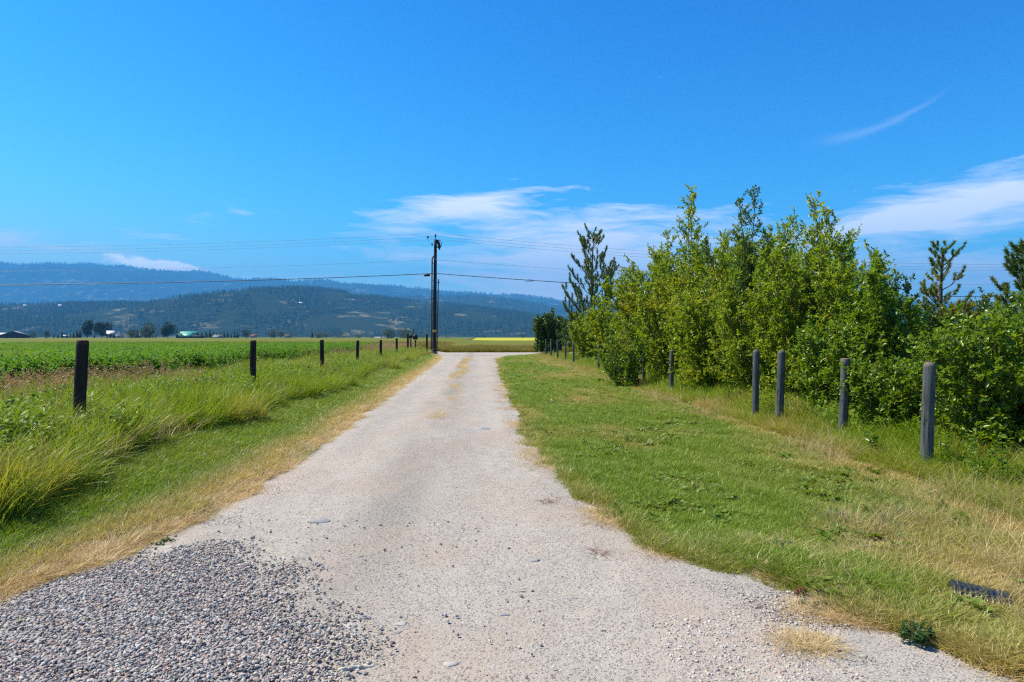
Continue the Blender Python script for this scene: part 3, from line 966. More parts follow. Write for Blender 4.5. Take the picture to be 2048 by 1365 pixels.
# stony margin at the near right
x3, y3 = rects(16000, 1.0, 4.6, 3.0, 4.7, RS)
k = in_view(x3, y3) & (fbm(x3 * 1.4 + 2, y3 * 1.4, 4) > 0.44 + 0.10 * ss(4.2, 4.7, y3 + 0.25 * (x3 - 2)))
x3, y3 = x3[k], y3[k]
s3 = 0.008 + 0.018 * RS.rand(len(x3)) ** 2
x, y, s = np.concatenate([x1, x2, x3]), np.concatenate([y1, y2, y3]), np.concatenate([s1, s2, s3])
t_ = np.clip((x - rl(y)) / (rr(y) - rl(y)), 0, 1)
z = 0.006 + road_relief(x, y, t_) - 0.003 + s * 0.15
z[:len(x1)] += 0.004 + 0.012 * RS.rand(len(x1)) - 0.02 * s1
rot = np.stack([RS.randn(len(x)) * 0.35, RS.randn(len(x)) * 0.35, RS.rand(len(x)) * 6.28], -1)
scl = np.stack([s * (0.8 + 0.5 * RS.rand(len(x))), s, s * (0.8 + 0.4 * RS.rand(len(x)))], -1)
tint = RS.rand(len(x))
kk = np.arange(len(x)) < len(x1)
tint = np.where(kk, tint * 0.93, np.where((tint < 0.3) | (tint > 0.955), 0.36 + 0.57 * RS.rand(len(x)), tint))
scatter('gravel', np.stack([x, y, z], -1), rot, scl, tint, T_PEB, 'loose grey and pink pebbles strewn over the drive', 'gravel')

# ------------------------------------------------------------------ trees
def leaf_mesh(pos_, ax, size, asp, rs, tint, fine=False):
    """one folded leaf per position; ax: leaf directions"""
    n_ = len(pos_)
    ax = ax / (np.linalg.norm(ax, axis=1)[:, None] + 1e-9)
    ref = rs.randn(n_, 3) * 0.55 + np.array([0, 0, 1.0])
    sd = np.cross(ax, ref)
    sd /= np.linalg.norm(sd, axis=1)[:, None] + 1e-9
    nm = np.cross(sd, ax)
    l = size[:, None]
    w = l * asp * 0.5
    fold = nm * w * 0.45
    if fine:
        drop = -nm * l * 0.14
        V = np.stack([pos_, pos_ + ax * l * 0.33 + sd * w + fold, pos_ + ax * l * 0.70 + sd * w * 0.72 + fold * 0.6 + drop * 0.5,
                      pos_ + ax * l + drop, pos_ + ax * l * 0.70 - sd * w * 0.72 + fold * 0.6 + drop * 0.5, pos_ + ax * l * 0.33 - sd * w + fold], 1)
        b_ = np.arange(n_)[:, None] * 6
        F = [np.concatenate([b_ + np.array([0, 1, 2, 3]), b_ + np.array([0, 3, 4, 5])])]
        m_ = 6
    else:
        V = np.stack([pos_, pos_ + ax * l * 0.45 + sd * w + fold, pos_ + ax * l, pos_ + ax * l * 0.45 - sd * w + fold], 1)
        b_ = np.arange(n_)[:, None] * 4
        F = [np.concatenate([b_ + np.array([0, 1, 2]), b_ + np.array([0, 2, 3])])]
        m_ = 4
    return V.reshape(-1, 3), F, {'vary': ('FLOAT', np.repeat(rs.rand(n_), m_).astype(np.float32)), 'tint': ('FLOAT', np.repeat(tint, m_).astype(np.float32))}


def broadleaf(name, label, cat, px, yc, row_top, R, seed, stems=8, leaf=0.075, asp=0.55, nbr=26, kind='mid', group=None, dry=0.06, skirt=0.05, spires=0, fine=False, spread=1.0, shape=0.42, shoots=9.0):
    rs = np.random.RandomState(seed)
    bx, by, ztop = pos(px, yc, row_top)
    bz = float(hgt(bx, by))
    H = ztop - bz
    root = empty(name, (bx, by, bz), label, cat, group)
    wood, LP, LA = [], [], []
    for s_ in range(int(stems * 1.3)):
        if s_ < max(1, spires):
            r, top = R * 0.25 * rs.rand() * (s_ > 0), H * (1 - 0.07 * s_)
        else:
            r = R * (0.25 + 0.65 * math.sqrt(rs.rand()))
            top = H * (1 - shape * (r / R) ** 1.6) * (0.80 + 0.2 * rs.rand()) * (0.90 if spires else 1)
        a = 6.283 * (s_ * 0.618 + 0.15 * rs.rand())
        t = np.linspace(0, 1, 9)
        wob = np.cumsum(rs.randn(9, 2) * 0.018 * H, 0) * t[:, None]
        path = np.stack([0.12 * R * math.cos(a) + r * math.cos(a) * t ** 0.75 * 0.95 + wob[:, 0] * 0.4, 0.12 * R * math.sin(a) + r * math.sin(a) * t ** 0.75 * 0.95 + wob[:, 1] * 0.4, top * t], -1)
        wood.append((path, 0.005 + 0.006 * H * (1 - t) ** 1.1))
        nbr_ = int(nbr * 1.55)
        for q in range(nbr_):
            tt = skirt + (0.99 - skirt) * (q + rs.rand()) / nbr_
            p0 = np.array([np.interp(tt, t, path[:, c]) for c in range(3)])
            az_ = a + rs.randn() * 1.5 if s_ >= max(1, spires) else rs.rand() * 6.283
            spirelike = (0.85 if s_ < spires and tt > 0.6 else 1.0)
            L = (R * 0.56 * (1 - tt) ** 0.55 + 0.17) * (0.6 + 0.6 * rs.rand()) * spirelike * spread
            upa = 0.15 + 0.95 * tt + 0.3 * rs.randn()
            d = np.array([math.cos(az_), math.sin(az_), upa])
            d /= np.linalg.norm(d)
            u = np.linspace(0, 1, 4)
            bp_ = p0 + d * L * u[:, None] + np.array([0, 0, 0.18 * L]) * (u ** 2)[:, None]
            wood.append((bp_, 0.004 + 0.008 * L * (1 - u)))
            ns = max(2, int(L * shoots))
            for w_ in range(ns):
                uu = 0.18 + 0.82 * (w_ + rs.rand()) / ns
                sp = p0 + d * L * uu + np.array([0, 0, 0.18 * L * uu * uu])
                sdv = d * 0.6 + rs.randn(3) * 0.75 + np.array([0, 0, 0.55])
                sdv /= np.linalg.norm(sdv)
                sl = 0.12 + 0.14 * rs.rand()
                nl = 14
                v = (np.arange(nl) + 0.5) / nl
                lp = sp + sdv * sl * v[:, None]
                la = sdv * 0.5 + rs.randn(nl, 3) * 0.75 + np.array([0, 0, 0.1])
                LP.append(lp)
                LA.append(la)
        # leading tip, leaves close around the stem
        nl = 150 if s_ < max(1, spires) else 70
        v = 0.72 + 0.28 * rs.rand(nl)
        lp = np.stack([np.interp(v, t, path[:, c]) for c in range(3)], -1)
        LP.append(lp + rs.randn(nl, 3) * np.array([1, 1, 0.3]) * (0.03 + 0.35 * (1 - v))[:, None])
        LA.append(rs.randn(nl, 3) * 0.7 + np.array([0, 0, 0.7]))
    LP, LA = np.concatenate(LP), np.concatenate(LA)
    k = LP[:, 2] > 0.04
    LP, LA = LP[k], LA[k]
    tint = np.clip(rs.rand(len(LP)) ** 9 + (fbm(LP[:, 0] * 1.4 + seed, LP[:, 2] * 1.4, 2) - 0.66) * 1.6 + dry - 0.05, 0, 0.9)
    size = 1.02 * leaf * (0.65 + 0.6 * rs.rand(len(LP)))
    V, F, at = leaf_mesh(LP, LA, size, asp, rs, tint, fine)
    link('crown', mesh_np('crown', V, F, M_LEAF[kind], False, at), root)
    v, f = tubes(wood, 5, False)
    link('stems', mesh_np('stems', v, f, M_BARK, True), root)
    return root


def pine(name, label, px, yc, row_top, R, seed, whorls=9, nl=0.13, dens=46, clear=0.12, upsweep=0.5, mat_=None, dry=0.05, group=None, per=5, openness=0.55, sub=5):
    rs = np.random.RandomState(seed)
    bx, by, ztop = pos(px, yc, row_top)
    bz = float(hgt(bx, by))
    H = ztop - bz
    root = empty(name, (bx, by, bz), label, 'tree', group)
    t = np.linspace(0, 1, 10)
    lean = rs.randn(2) * 0.02 * H
    trunk = np.stack([lean[0] * t + 0.01 * H * np.sin(t * 7), lean[1] * t, (H - nl) * t], -1)
    v, f = tubes([(trunk, 0.014 + 0.019 * H * (1 - t) ** 0.8)], 8)
    link('trunk', mesh_np('trunk', v, f, M_PBARK, True), root)
    wood, tips = [], []          # tips: (path points) along which needles grow

    def twig(p0, d, L, r):
        u = np.linspace(0, 1, 5)
        up = np.array([0, 0, 1.0])
        p = p0 + d * L * u[:, None] + up * (upsweep * L * u ** 2.2)[:, None] + np.cumsum(rs.randn(5, 3) * 0.035 * L, 0) * u[:, None]
        wood.append((p, r * (1 - 0.7 * u)))
        return p

    for w_ in range(whorls):
        tt = clear + (0.97 - clear) * (w_ / (whorls - 1)) ** 0.92
        zc = (H - nl) * tt
        L0 = R * (1.05 - tt) ** 0.55 * (0.8 if tt > clear + 0.08 else 0.85)
        for b_ in range(per):
            a = 6.283 * (b_ / per + 0.37 * w_) + rs.randn() * 0.5
            zc = (H - nl) * min(0.985, tt + rs.randn() * 0.02)
            L = L0 * (0.65 + 0.5 * rs.rand())
            if rs.rand() > openness + 0.35:
                continue
            d = np.array([math.cos(a), math.sin(a), 0.15 + 0.45 * tt])
            d /= np.linalg.norm(d)
            p0 = np.array([np.interp(tt, t, trunk[:, 0]), np.interp(tt, t, trunk[:, 1]), zc])
            p = twig(p0, d, L, 0.012 + 0.012 * L)
            tips.append((p[-2:], 1.0))
            ns = max(2, int(L * sub))
            for s_ in range(ns):
                uu = 0.3 + 0.65 * (s_ + rs.rand()) / ns
                q = np.array([np.interp(uu, np.linspace(0, 1, 5), p[:, c]) for c in range(3)])
                sd = np.array([-d[1], d[0], 0]) * (1 if s_ % 2 else -1)
                dd = d * 0.7 + sd * (0.5 + 0.4 * rs.rand()) + np.array([0, 0, 0.35 + 0.3 * rs.rand()])
                dd /= np.linalg.norm(dd)
                l2 = (0.18 + 0.22 * L * (1 - 0.5 * uu)) * (0.7 + 0.6 * rs.rand())
                p2 = twig(q, dd, l2, 0.008)
                tips.append((p2[-3:], 1.0))
    tips.append((np.stack([trunk[-1] + np.array([0, 0, -0.25 * k2]) for k2 in (1.6, 0.8, 0)]), 1.2))
    NP, ND = [], []
    for p, s_ in tips:
        seglen = np.linalg.norm(p[-1] - p[0])
        k2 = int(dens * 2.2 * s_ * (0.35 + seglen / 0.3))
        u = rs.rand(k2)
        base = np.stack([np.interp(u, np.linspace(0, 1, len(p)), p[:, c]) for c in range(3)], -1)
        d = (p[-1] - p[0]) / (seglen + 1e-6)
        NP.append(base + rs.randn(k2, 3) * 0.01)
        ND.append(d * 0.75 + rs.randn(k2, 3) * 0.62)
    NP, ND = np.concatenate(NP), np.concatenate(ND)
    ND /= np.linalg.norm(ND, axis=1)[:, None]
    n_ = len(NP)
    sd = np.cross(ND, rs.randn(n_, 3))
    sd /= np.linalg.norm(sd, axis=1)[:, None] + 1e-9
    l = nl * (0.7 + 0.5 * rs.rand(n_))[:, None]
    w = 0.0045 + 0.00026 * yc
    V = np.stack([NP - sd * w, NP + sd * w, NP + ND * l], 1).reshape(-1, 3)
    F = [np.arange(n_ * 3).reshape(-1, 3)]
    tint = np.clip(rs.rand(n_) ** 5 * 0.6 + (fbm(NP[:, 0] * 1.2 + seed, NP[:, 2] * 1.2, 2) - 0.6) * 2 + dry, 0, 1)
    at = {'vary': ('FLOAT', np.repeat(rs.rand(n_), 3).astype(np.float32)), 'tint': ('FLOAT', np.repeat(tint, 3).astype(np.float32))}
    link('needles', mesh_np('needles', V, F, mat_ or M_NEEDLE, False, at), root)
    v, f = tubes(wood, 5, False)
    link('branches', mesh_np('branches', v, f, M_PBARK, True), root)
    return root


GT = 'broadleaf trees and shrubs in the hedge behind the grey posts'
broadleaf('leafy_bush', 'dense broad leaved bush at the right edge beside the nearest grey post', 'bush', 2035, 9.2, 612, 1.1, 11, 11, 0.072, 0.55, 26, 'bush', GT, 0.04, 0.02, fine=True, shape=0.25, shoots=8)
broadleaf('leafy_bush', 'low spreading bush with long drooping leaves between the two nearest grey posts', 'bush', 1835, 11.0, 700, 0.95, 12, 10, 0.072, 0.5, 20, 'bush', GT, 0.05, 0.02, fine=True, shape=0.25, shoots=8)
broadleaf('leafy_bush', 'broad leaved bush partly cut off by the right picture edge behind the culvert', 'bush', 2140, 10.0, 600, 1.2, 13, 10, 0.085, 0.6, 22, 'bush', GT, 0.04, 0.02, shape=0.25, shoots=8)
broadleaf('leafy_shrub', 'slender shrub with curled leaf tips beside the small lone pine', 'shrub', 1762, 12.6, 520, 0.72, 14, 7, 0.085, 0.48, 26, 'bush', GT, 0.03, 0.03, spires=5, fine=True, shoots=7, shape=0.2, spread=0.7)
broadleaf('leafy_shrub', 'dark green shrub low behind the second nearest grey post', 'shrub', 1712, 13.4, 590, 1.1, 15, 10, 0.08, 0.5, 22, 'bush', GT, 0.03, 0.02, fine=True)
broadleaf('leafy_tree', 'bright tree with several spiky shoots at its top behind the second nearest post', 'tree', 1640, 15.6, 395, 1.45, 16, 13, 0.078, 0.52, 30, 'mid', GT, 0.09, 0.03, spires=5, shape=0.36)
broadleaf('leafy_tree', 'tree topped by one dark pointed spire above the paired grey posts', 'tree', 1492, 20.5, 374, 1.5, 17, 11, 0.08, 0.52, 30, 'dark', GT, 0.03, 0.03, spires=2, shape=0.5)
broadleaf('leafy_tree', 'yellow tinged leafy tree right behind the paired grey posts', 'tree', 1552, 17.2, 452, 1.6, 18, 12, 0.078, 0.52, 28, 'mid', GT, 0.10, 0.03, spires=3, shape=0.4)
broadleaf('leafy_shrub', 'rounded shrub low behind the left of the paired grey posts', 'shrub', 1436, 20.0, 552, 1.4, 19, 11, 0.078, 0.55, 24, 'yellow', GT, 0.08, 0.02)
broadleaf('leafy_tree', 'tree with thin open leafy spire near the middle of the hedge', 'tree', 1378, 24.0, 374, 1.7, 20, 12, 0.088, 0.52, 28, 'mid', GT, 0.06, 0.03, spires=2, shape=0.5)
broadleaf('leafy_tree', 'sunlit tree sloping down at the left shoulder of the hedge', 'tree', 1314, 29.0, 462, 2.3, 21, 13, 0.092, 0.55, 28, 'yellow', GT, 0.07, 0.03, shape=0.42)
broadleaf('leafy_shrub', 'shrub with dark glossy leaves leaning over the grass by the sixth grey post', 'shrub', 1246, 23.6, 645, 0.8, 22, 7, 0.075, 0.55, 14, 'bush', GT, 0.03, 0.01, shape=0.6)
broadleaf('leafy_shrub', 'yellow green shrub behind the fifth grey post', 'shrub', 1356, 26.0, 585, 1.7, 23, 11, 0.085, 0.55, 22, 'yellow', GT, 0.08, 0.02)
broadleaf('leafy_shrub', 'pale yellow green shrub stepping down toward the tall pine', 'shrub', 1250, 37.0, 566, 2.2, 24, 11, 0.11, 0.58, 22, 'yellow', GT, 0.06, 0.02, shoots=7)
broadleaf('leafy_shrub', 'last pale shrub of the hedge at the foot of the tall pine', 'shrub', 1194, 45.0, 612, 1.9, 25, 10, 0.12, 0.6, 20, 'yellow', GT, 0.04, 0.02, shoots=7)
broadleaf('leafy_tree', 'leafy tree filling the gap between the two spired trees', 'tree', 1440, 21.5, 470, 1.5, 26, 11, 0.082, 0.52, 26, 'mid', GT, 0.06, 0.03, spires=3, shape=0.4)
broadleaf('leafy_shrub', 'dark shrub far behind the small lone pine', 'shrub', 1965, 24.0, 590, 1.7, 27, 10, 0.10, 0.5, 20, 'dark', GT, 0.03, 0.05, spires=3, shoots=7)
broadleaf('leafy_shrub', 'grey green shrub behind the curled leaf shrub at the hedge end', 'shrub', 1805, 17.0, 575, 1.4, 28, 10, 0.085, 0.5, 20, 'dark', GT, 0.05, 0.03)
broadleaf('leafy_tree', 'flat topped leafy tree behind the dark pointed spire', 'tree', 1470, 25.5, 458, 1.9, 41, 10, 0.088, 0.52, 24, 'mid', GT, 0.05, 0.2, shape=0.12)
broadleaf('leafy_tree', 'leafy tree between the open spire and the sunlit left shoulder', 'tree', 1392, 27.5, 462, 2.0, 42, 10, 0.09, 0.52, 24, 'mid', GT, 0.05, 0.2, shape=0.12)
broadleaf('leafy_tree', 'leafy tree just left of the bright tree with several shoots', 'tree', 1572, 21.0, 436, 1.7, 43, 10, 0.082, 0.52, 24, 'mid', GT, 0.05, 0.2, shape=0.14)
broadleaf('leafy_tree', 'tree falling away to the right of the bright tree with several shoots', 'tree', 1690, 17.5, 470, 1.2, 44, 9, 0.078, 0.52, 24, 'mid', GT, 0.05, 0.1, shape=0.25)
broadleaf('round_bush', 'dark round bush at the far end of the grey posts', 'bush', 1098, 62.0, 624, 1.55, 29, 13, 0.15, 0.65, 22, 'dark', GT, 0.02, 0.12, shape=0.22, shoots=6)

GP = 'pines rising out of the hedge'
pine('pine_tree', 'tall open pine standing above the far end of the hedge', 1187, 52, 472, 3.6, 31, 9, 0.18, 27, 0.14, 0.70, None, 0.04, GP, 5, 0.5, 4.4)
pine('pine_tree', 'short bushy pine between the round bush and the tall pine', 1150, 57, 632, 2.0, 32, 6, 0.2, 44, 0.10, 0.45, None, 0.05, GP, 5, 0.7, 3.0)
pine('pine_tree', 'small lone pine with long horizontal branches against the cloud', 1886, 18, 497, 1.25, 37, 7, 0.085, 40, 0.30, 0.32, M_NEEDLE_Y, -0.05, GP, 5, 0.55, 7)
pine('pine_tree', 'yellowing low pine below the small lone pine', 1915, 16.5, 616, 1.15, 34, 7, 0.085, 46, 0.05, 0.25, M_NEEDLE_Y, 0.2, GP, 6, 0.7, 7)
pine('pine_tree', 'bright green pine cut by the right picture edge', 2058, 14.5, 496, 1.15, 35, 10, 0.095, 52, 0.05, 0.4, M_NEEDLE, 0.02, GP, 6, 0.75, 7)

# ------------------------------------------------------------------ fence posts
def post_mesh(rad, height, seed, mats, top='dome', split=False):
    rs = np.random.RandomState(seed)
    sides, rings = 20, 16
    zs = np.concatenate([[-0.3], np.linspace(0, height - 0.055, rings - 4)])
    rad_p = np.full(len(zs), rad) * (1.03 - 0.06 * np.clip(zs / height, 0, 1))
    if top == 'dome':
        zs = np.concatenate([zs, [height - 0.035, height - 0.012, height]])
        rad_p = np.concatenate([rad_p, [rad * 0.90, rad * 0.72, rad * 0.5]])
    else:
        zs = np.concatenate([zs, [height - 0.04, height - 0.008, height]])
        rad_p = np.concatenate([rad_p, [rad * 0.97, rad * 0.95, rad * 0.88]])
    a = np.linspace(0, 2 * np.pi, sides, endpoint=False)
    ph = rs.rand(4) * 6.28
    prof = 1 + 0.03 * np.sin(2 * a + ph[0]) + 0.02 * np.sin(3 * a + ph[1]) + 0.014 * np.sin(7 * a + ph[2])
    if split:
        prof = prof - 0.10 * np.exp(-((np.abs((a - 5.05 + np.pi) % (2 * np.pi) - np.pi)) / 0.14) ** 2)
    R_ = rad_p[:, None] * prof[None, :] * (1 + 0.018 * rs.randn(len(zs), 1))
    bow = 0.012 * np.sin(np.clip(zs, 0, None) / height * 3 + ph[3])
    V = np.stack([R_ * np.cos(a) + bow[:, None], R_ * np.sin(a), np.repeat(zs[:, None], sides, 1)], -1).reshape(-1, 3)
    V[-sides:, 2] += rs.randn(sides) * 0.004
    n_ = len(zs)
    i = np.arange(n_ - 1)[:, None] * sides + np.arange(sides)[None, :]
    j = np.arange(n_ - 1)[:, None] * sides + (np.arange(sides)[None, :] + 1) % sides
    Q = np.stack([i, j, j + sides, i + sides], -1).reshape(-1, 4)
    V = np.concatenate([V, [[bow[-1], 0, height + 0.003]]])
    k = np.arange(sides)
    T = np.stack([k + (n_ - 1) * sides, (k + 1) % sides + (n_ - 1) * sides, np.full(sides, n_ * sides)], -1)
    mi = np.concatenate([np.where(np.arange(len(Q)) >= (n_ - 4) * sides, 1, 0), np.ones(sides, int)])
    return mesh_np('fence_post', V, [Q, T], mats, True, None, mi)


GL, GR = 'dark fence posts standing in the tall grass left of the drive', 'weathered grey posts along the right edge of the lawn'


def at_x(px, x):
    a = math.atan((px - 1024) / FPX) + YAW
    return x, x / math.tan(a)


def put_post(x, y, ztop, rad, seed, mats, label, group, top='dome', lean=(0, 0), split=False):
    z = float(hgt(x, y))
    o = link('fence_post', post_mesh(rad, ztop - z, seed, mats, top, split), None, (x, y, z))
    o.rotation_euler = (lean[0], lean[1], 0)
    return tag(o, label, 'fence post', group)


LEFT = [(158, 1.68, 'thick black post with a split flat top standing nearest in the tall grass', 0.078, (0, 0.03)),
        (506, 1.64, 'dark post second along the left fence, alone in bright grass', 0.075, (0, 0.008)),
        (645, 1.62, 'dark post third along the left fence', 0.072, (0, -0.008)),
        (715, 1.56, 'dark post fourth along the left fence', 0.072, (0, 0.012)),
        (762, 1.55, 'dark post fifth along the left fence, under the long white roof', 0.075, (0, 0.0)),
        (793, 1.62, 'dark post sixth along the left fence, short of the mailboxes', 0.075, (0, 0.015))]
for i, (px, zt, lab, rad, ln) in enumerate(LEFT):
    x, y = at_x(px, -5.5)
    put_post(x, y, zt, rad, 60 + i, [M_POST_DARK, M_POST_DTOP], lab, GL, 'flat', ln, i == 0)
for i, (px, yc, row, lab) in enumerate([(815.5, 57, 668, 'dark post on the left of the mailbox pair'), (853, 60, 669, 'dark leaning post just left of the utility pole')]):
    x, y, zt = pos(px, yc, row)
    put_post(x, y, zt, 0.085, 70 + i, [M_POST_DARK, M_POST_DTOP], lab, GL, 'flat', (0, 0.03 * i))

RIGHT = [(1856, 5.72, 725, 'tall grey post with a domed worn top, nearest to the culvert pipe'),
         (1685, 6.05, 717, 'leaning grey post with a flat brown top, second nearest on the right'),
         (1560, 5.90, 701, 'right hand one of the two grey posts standing close together'),
         (1512, 5.70, 700, 'left hand one of the two grey posts standing close together'),
         (1344, 5.85, 700, 'grey post in long grass, fifth from the near end of the row'),
         (1288, 5.95, 697, 'grey post half covered by leaves, sixth from the near end of the row'),
         (1197, 5.85, 690, 'grey post seventh from the near end, left of the dark glossy shrub'),
         (1147, 5.85, 685, 'grey post eighth from the near end, below the short bushy pine'),
         (1131, 5.9, 682, 'grey post ninth from the near end of the row'),
         (1115, 5.85, 680, 'grey post tenth from the near end, under the round bush'),
         (1102, 5.85, 679, 'grey post next to last in the row, under the round bush'),
         (1092, 5.9, 679, 'farthest grey post of the row, at the edge of the round bush')]
for i, (px, x, row, lab) in enumerate(RIGHT):
    x, y = at_x(px, x)
    yc = x * ST + y * CT
    zt = CAM_H + (674 - row) / FPX * yc
    put_post(x, y, zt, 0.072 if i < 3 else 0.066, 80 + i, [M_POST_GREY, M_POST_TOP], lab, GR, 'flat' if i == 1 else 'dome', (0, 0.03 if i == 1 else random.Random(i).uniform(-0.012, 0.012)))

# ------------------------------------------------------------------ utility pole
PD = 64.0
bx, by, _ = pos(868.5, PD, 690)
tx, ty, tz = pos(871.2, PD, 480)
pz = float(hgt(bx, by))
pole = empty('utility_pole', (bx, by, pz), 'tall dark wooden utility pole at the corner of the drive and county road', 'utility pole')
L_ = np.array([tx - bx, 0.0, tz - pz])
ph = L_[2]
t = np.linspace(0, 1, 14)
v, f = tubes([(np.concatenate([[L_ * -0.08], L_ * t[:, None]]), np.concatenate([[0.205], 0.20 - 0.065 * t]))], 16)
link('shaft', mesh_np('shaft', v, f, M_POLE, True), pole)
upz = lambda row: CAM_H + (674 - row) / FPX * PD - pz
pxm = lambda px: (px - 868.5) / FPX * PD            # metres right of the pole base
along = lambda z: L_[0] * z / ph
zt = ph


def part(name, parts, m, parent=pole, smooth=True):
    v_, f_ = merge(parts)
    return link(name, mesh_np(name, v_, f_, m, smooth), parent)


ins = part('pin_insulator', [tubes([([(along(zt), 0, zt - 0.02), (along(zt), 0, zt + 0.22)], 0.02)], 8), tubes([([(along(zt), 0, zt + 0.2), (along(zt), 0, zt + 0.27), (along(zt), 0, zt + 0.33), (along(zt), 0, zt + 0.44), (along(zt), 0, zt + 0.5)], [0.05, 0.10, 0.06, 0.09, 0.05])], 12)], M_BLACK)
# equipment on the right of the head: standoff bracket, cutouts and lightning arrester
for bx_, bz_, bl_ in ((0.26, 0.08, 0.42), (0.2, 0.75, 0.34)):
    part('standoff_bracket', [box((along(zt) + bx_, 0, zt - bz_), (bl_, 0.06, 0.06))], M_STEEL, smooth=False)
c0 = along(zt) + 0.34
part('fused_cutout', [tubes([([(c0 - 0.14, 0, zt - 0.02), (c0 - 0.1, 0, zt - 0.25), (c0 + 0.02, -0.02, zt - 0.55), (c0 + 0.02, -0.02, zt - 0.95)], [0.07, 0.12, 0.13, 0.07])], 10)], M_BLACK)
part('line_insulator', [tubes([([(c0 - 0.12, 0.02, zt - 0.22 - 0.07 * q), (c0 - 0.12, 0.02, zt - 0.25 - 0.07 * q)], 0.085)], 10) for q in range(4)], M_PORC)
zb = upz(493)
ang = np.linspace(0, 2 * np.pi, 17)
loop = np.stack([along(zb) + 0.42 + 0.14 * np.cos(ang) + 0.06 * np.sin(ang), 0 * ang - 0.03, zb + 0.10 + 0.30 * np.sin(ang)], -1)
part('jumper_loop', [tubes([(loop, 0.032)], 6, False), tubes([([(along(zb) + 0.1, 0, zb - 0.1), (along(zb) + 0.34, 0, zb + 0.03)], 0.035)], 6)], M_BLACK)
zi = upz(491)
part('side_insulator', [tubes([([(along(zi) - 0.17, 0, zi), (along(zi) - 0.30, 0, zi)], 0.02)], 6), tubes([([(along(zi) - 0.31, 0, zi - 0.06), (along(zi) - 0.31, 0, zi + 0.22)], 0.05)], 8)], M_BLACK)
# hanging insulator left of the head with its slack tap wire
xi_, zi2 = pxm(856), upz(475)
hang = part('tap_insulator', [tubes([([(xi_, 0, zi2 + 0.10), (xi_, 0, zi2 + 0.02), (xi_, 0, zi2 - 0.06), (xi_, 0, zi2 - 0.12)], [0.05, 0.12, 0.10, 0.04])], 10), tubes([([(xi_ - 0.02, 0, zi2 - 0.1), (xi_ + 0.1, 0, zi2 - 0.5), (xi_ + 0.34, 0, zi2 - 0.75), (along(zi) - 0.3, 0, zi + 0.2)], 0.012)], 5)], M_CONDUIT)
# riser conduits with stand-off straps
zc0, zc1 = upz(519), upz(690)
xL0, xL1 = pxm(864.5), pxm(862.5)
bend = [(xL0 + 0.34, 0, upz(510.5)), (xL0 + 0.15, 0, upz(513)), (xL0 + 0.03, 0, upz(516)), (xL0, 0, upz(520))]
part('riser_conduit', [tubes([(bend + [(xL0 + (xL1 - xL0) * q, 0, upz(520) * (1 - q)) for q in (0.25, 0.5, 0.75, 1.0)], 0.065)], 8)], M_CONDUIT)
for r in (527, 598, 629):
    part('conduit_strap', [box((xL0 + 0.14, 0, upz(r)), (0.42, 0.05, 0.05))], M_STEEL, smooth=False)
xR0, xR1 = pxm(876.8), pxm(874.0)
part('riser_conduit', [tubes([([(xR0 + (xR1 - xR0) * q, 0, upz(559) * (1 - q)) for q in (0, 0.25, 0.5, 0.75, 1.0)], 0.05)], 8)], M_CONDUIT)
for r in (566, 632):
    part('conduit_strap', [box((xR0, 0, upz(r)), (0.42, 0.05, 0.05))], M_STEEL, smooth=False)
zy = upz(662.5)
a8 = np.linspace(-2.4, -0.7, 7)
part('marker_tag', [(np.concatenate([np.stack([along(zy) + 0.207 * np.cos(a8), 0.207 * np.sin(a8), np.full(7, zy - 0.11)], -1), np.stack([along(zy) + 0.207 * np.cos(a8), 0.207 * np.sin(a8), np.full(7, zy + 0.11)], -1)]), [np.stack([np.arange(6), np.arange(6) + 1, np.arange(6) + 8, np.arange(6) + 7], -1)])], M_YTAG, smooth=False)

# ------------------------------------------------------------------ wires (each one runs past the pole across the whole view)
GW = 'power and telephone lines strung along the county road'
wx0 = bx


def wire(name, row, scale, yoff, r, m, label, xoff=0.0):
    z0 = CAM_H + (674 - row) / FPX * PD
    uL, uR = np.linspace(0, 96, 33), np.linspace(0, 110, 37)
    dl = scale * (0.0675 * uL - 0.00070 * uL ** 2)
    dr = scale * (0.0968 * uR - 0.00088 * uR ** 2)
    P_ = np.concatenate([np.stack([wx0 + xoff - uL[::-1], by + yoff + 0 * uL, z0 - dl[::-1]], -1), np.stack([wx0 + xoff + uR[1:], by + yoff + 0 * uR[1:], z0 - dr[1:]], -1)])
    v_, f_ = tubes([(P_, r)], 5)
    o = link(name, mesh_np(name, v_, f_, m, True))
    return tag(o, label, 'power line', GW)


wire('power_line', 467, 1.0, 0.0, 0.010, M_WIRE, 'topmost thin wire carried on the pole top insulator', along(zt))
wire('power_line', 474.5, 1.0, -0.32, 0.010, M_WIRE, 'thin wire just below the topmost one', 0.3)
wire('power_line', 478.5, 1.0, 0.30, 0.010, M_WIRE, 'thin wire third from the top of the pole', 0.25)
wire('power_line', 520.5, 0.80, -0.20, 0.009, M_WIRE, 'single thin wire halfway up the pole', 0.1)
tel = wire('telephone_cable', 548, 0.76, -0.22, 0.030, M_BLACK, 'thick black telephone cable lowest on the pole', 0.05)
zt_ = CAM_H + (674 - 548) / FPX * PD
cl = part('splice_closure', [tubes([([(wx0 - 0.95, by - 0.22, zt_ - 0.17), (wx0 - 0.9, by - 0.22, zt_ - 0.17), (wx0 - 0.42, by - 0.22, zt_ - 0.16), (wx0 - 0.36, by - 0.22, zt_ - 0.16)], [0.07, 0.12, 0.12, 0.07])], 10)], M_BLACK, tel)
lx = wx0 + 8.9
lz = zt_ - 0.76 * (0.0968 * 8.9 - 0.00088 * 79)
part('slack_loop', [tubes([(np.stack([lx + 0.42 * np.cos(ang), by - 0.22 + 0 * ang, lz - 0.04 + 0.085 * np.sin(ang)], -1), 0.016)], 5, False)], M_BLACK, tel)

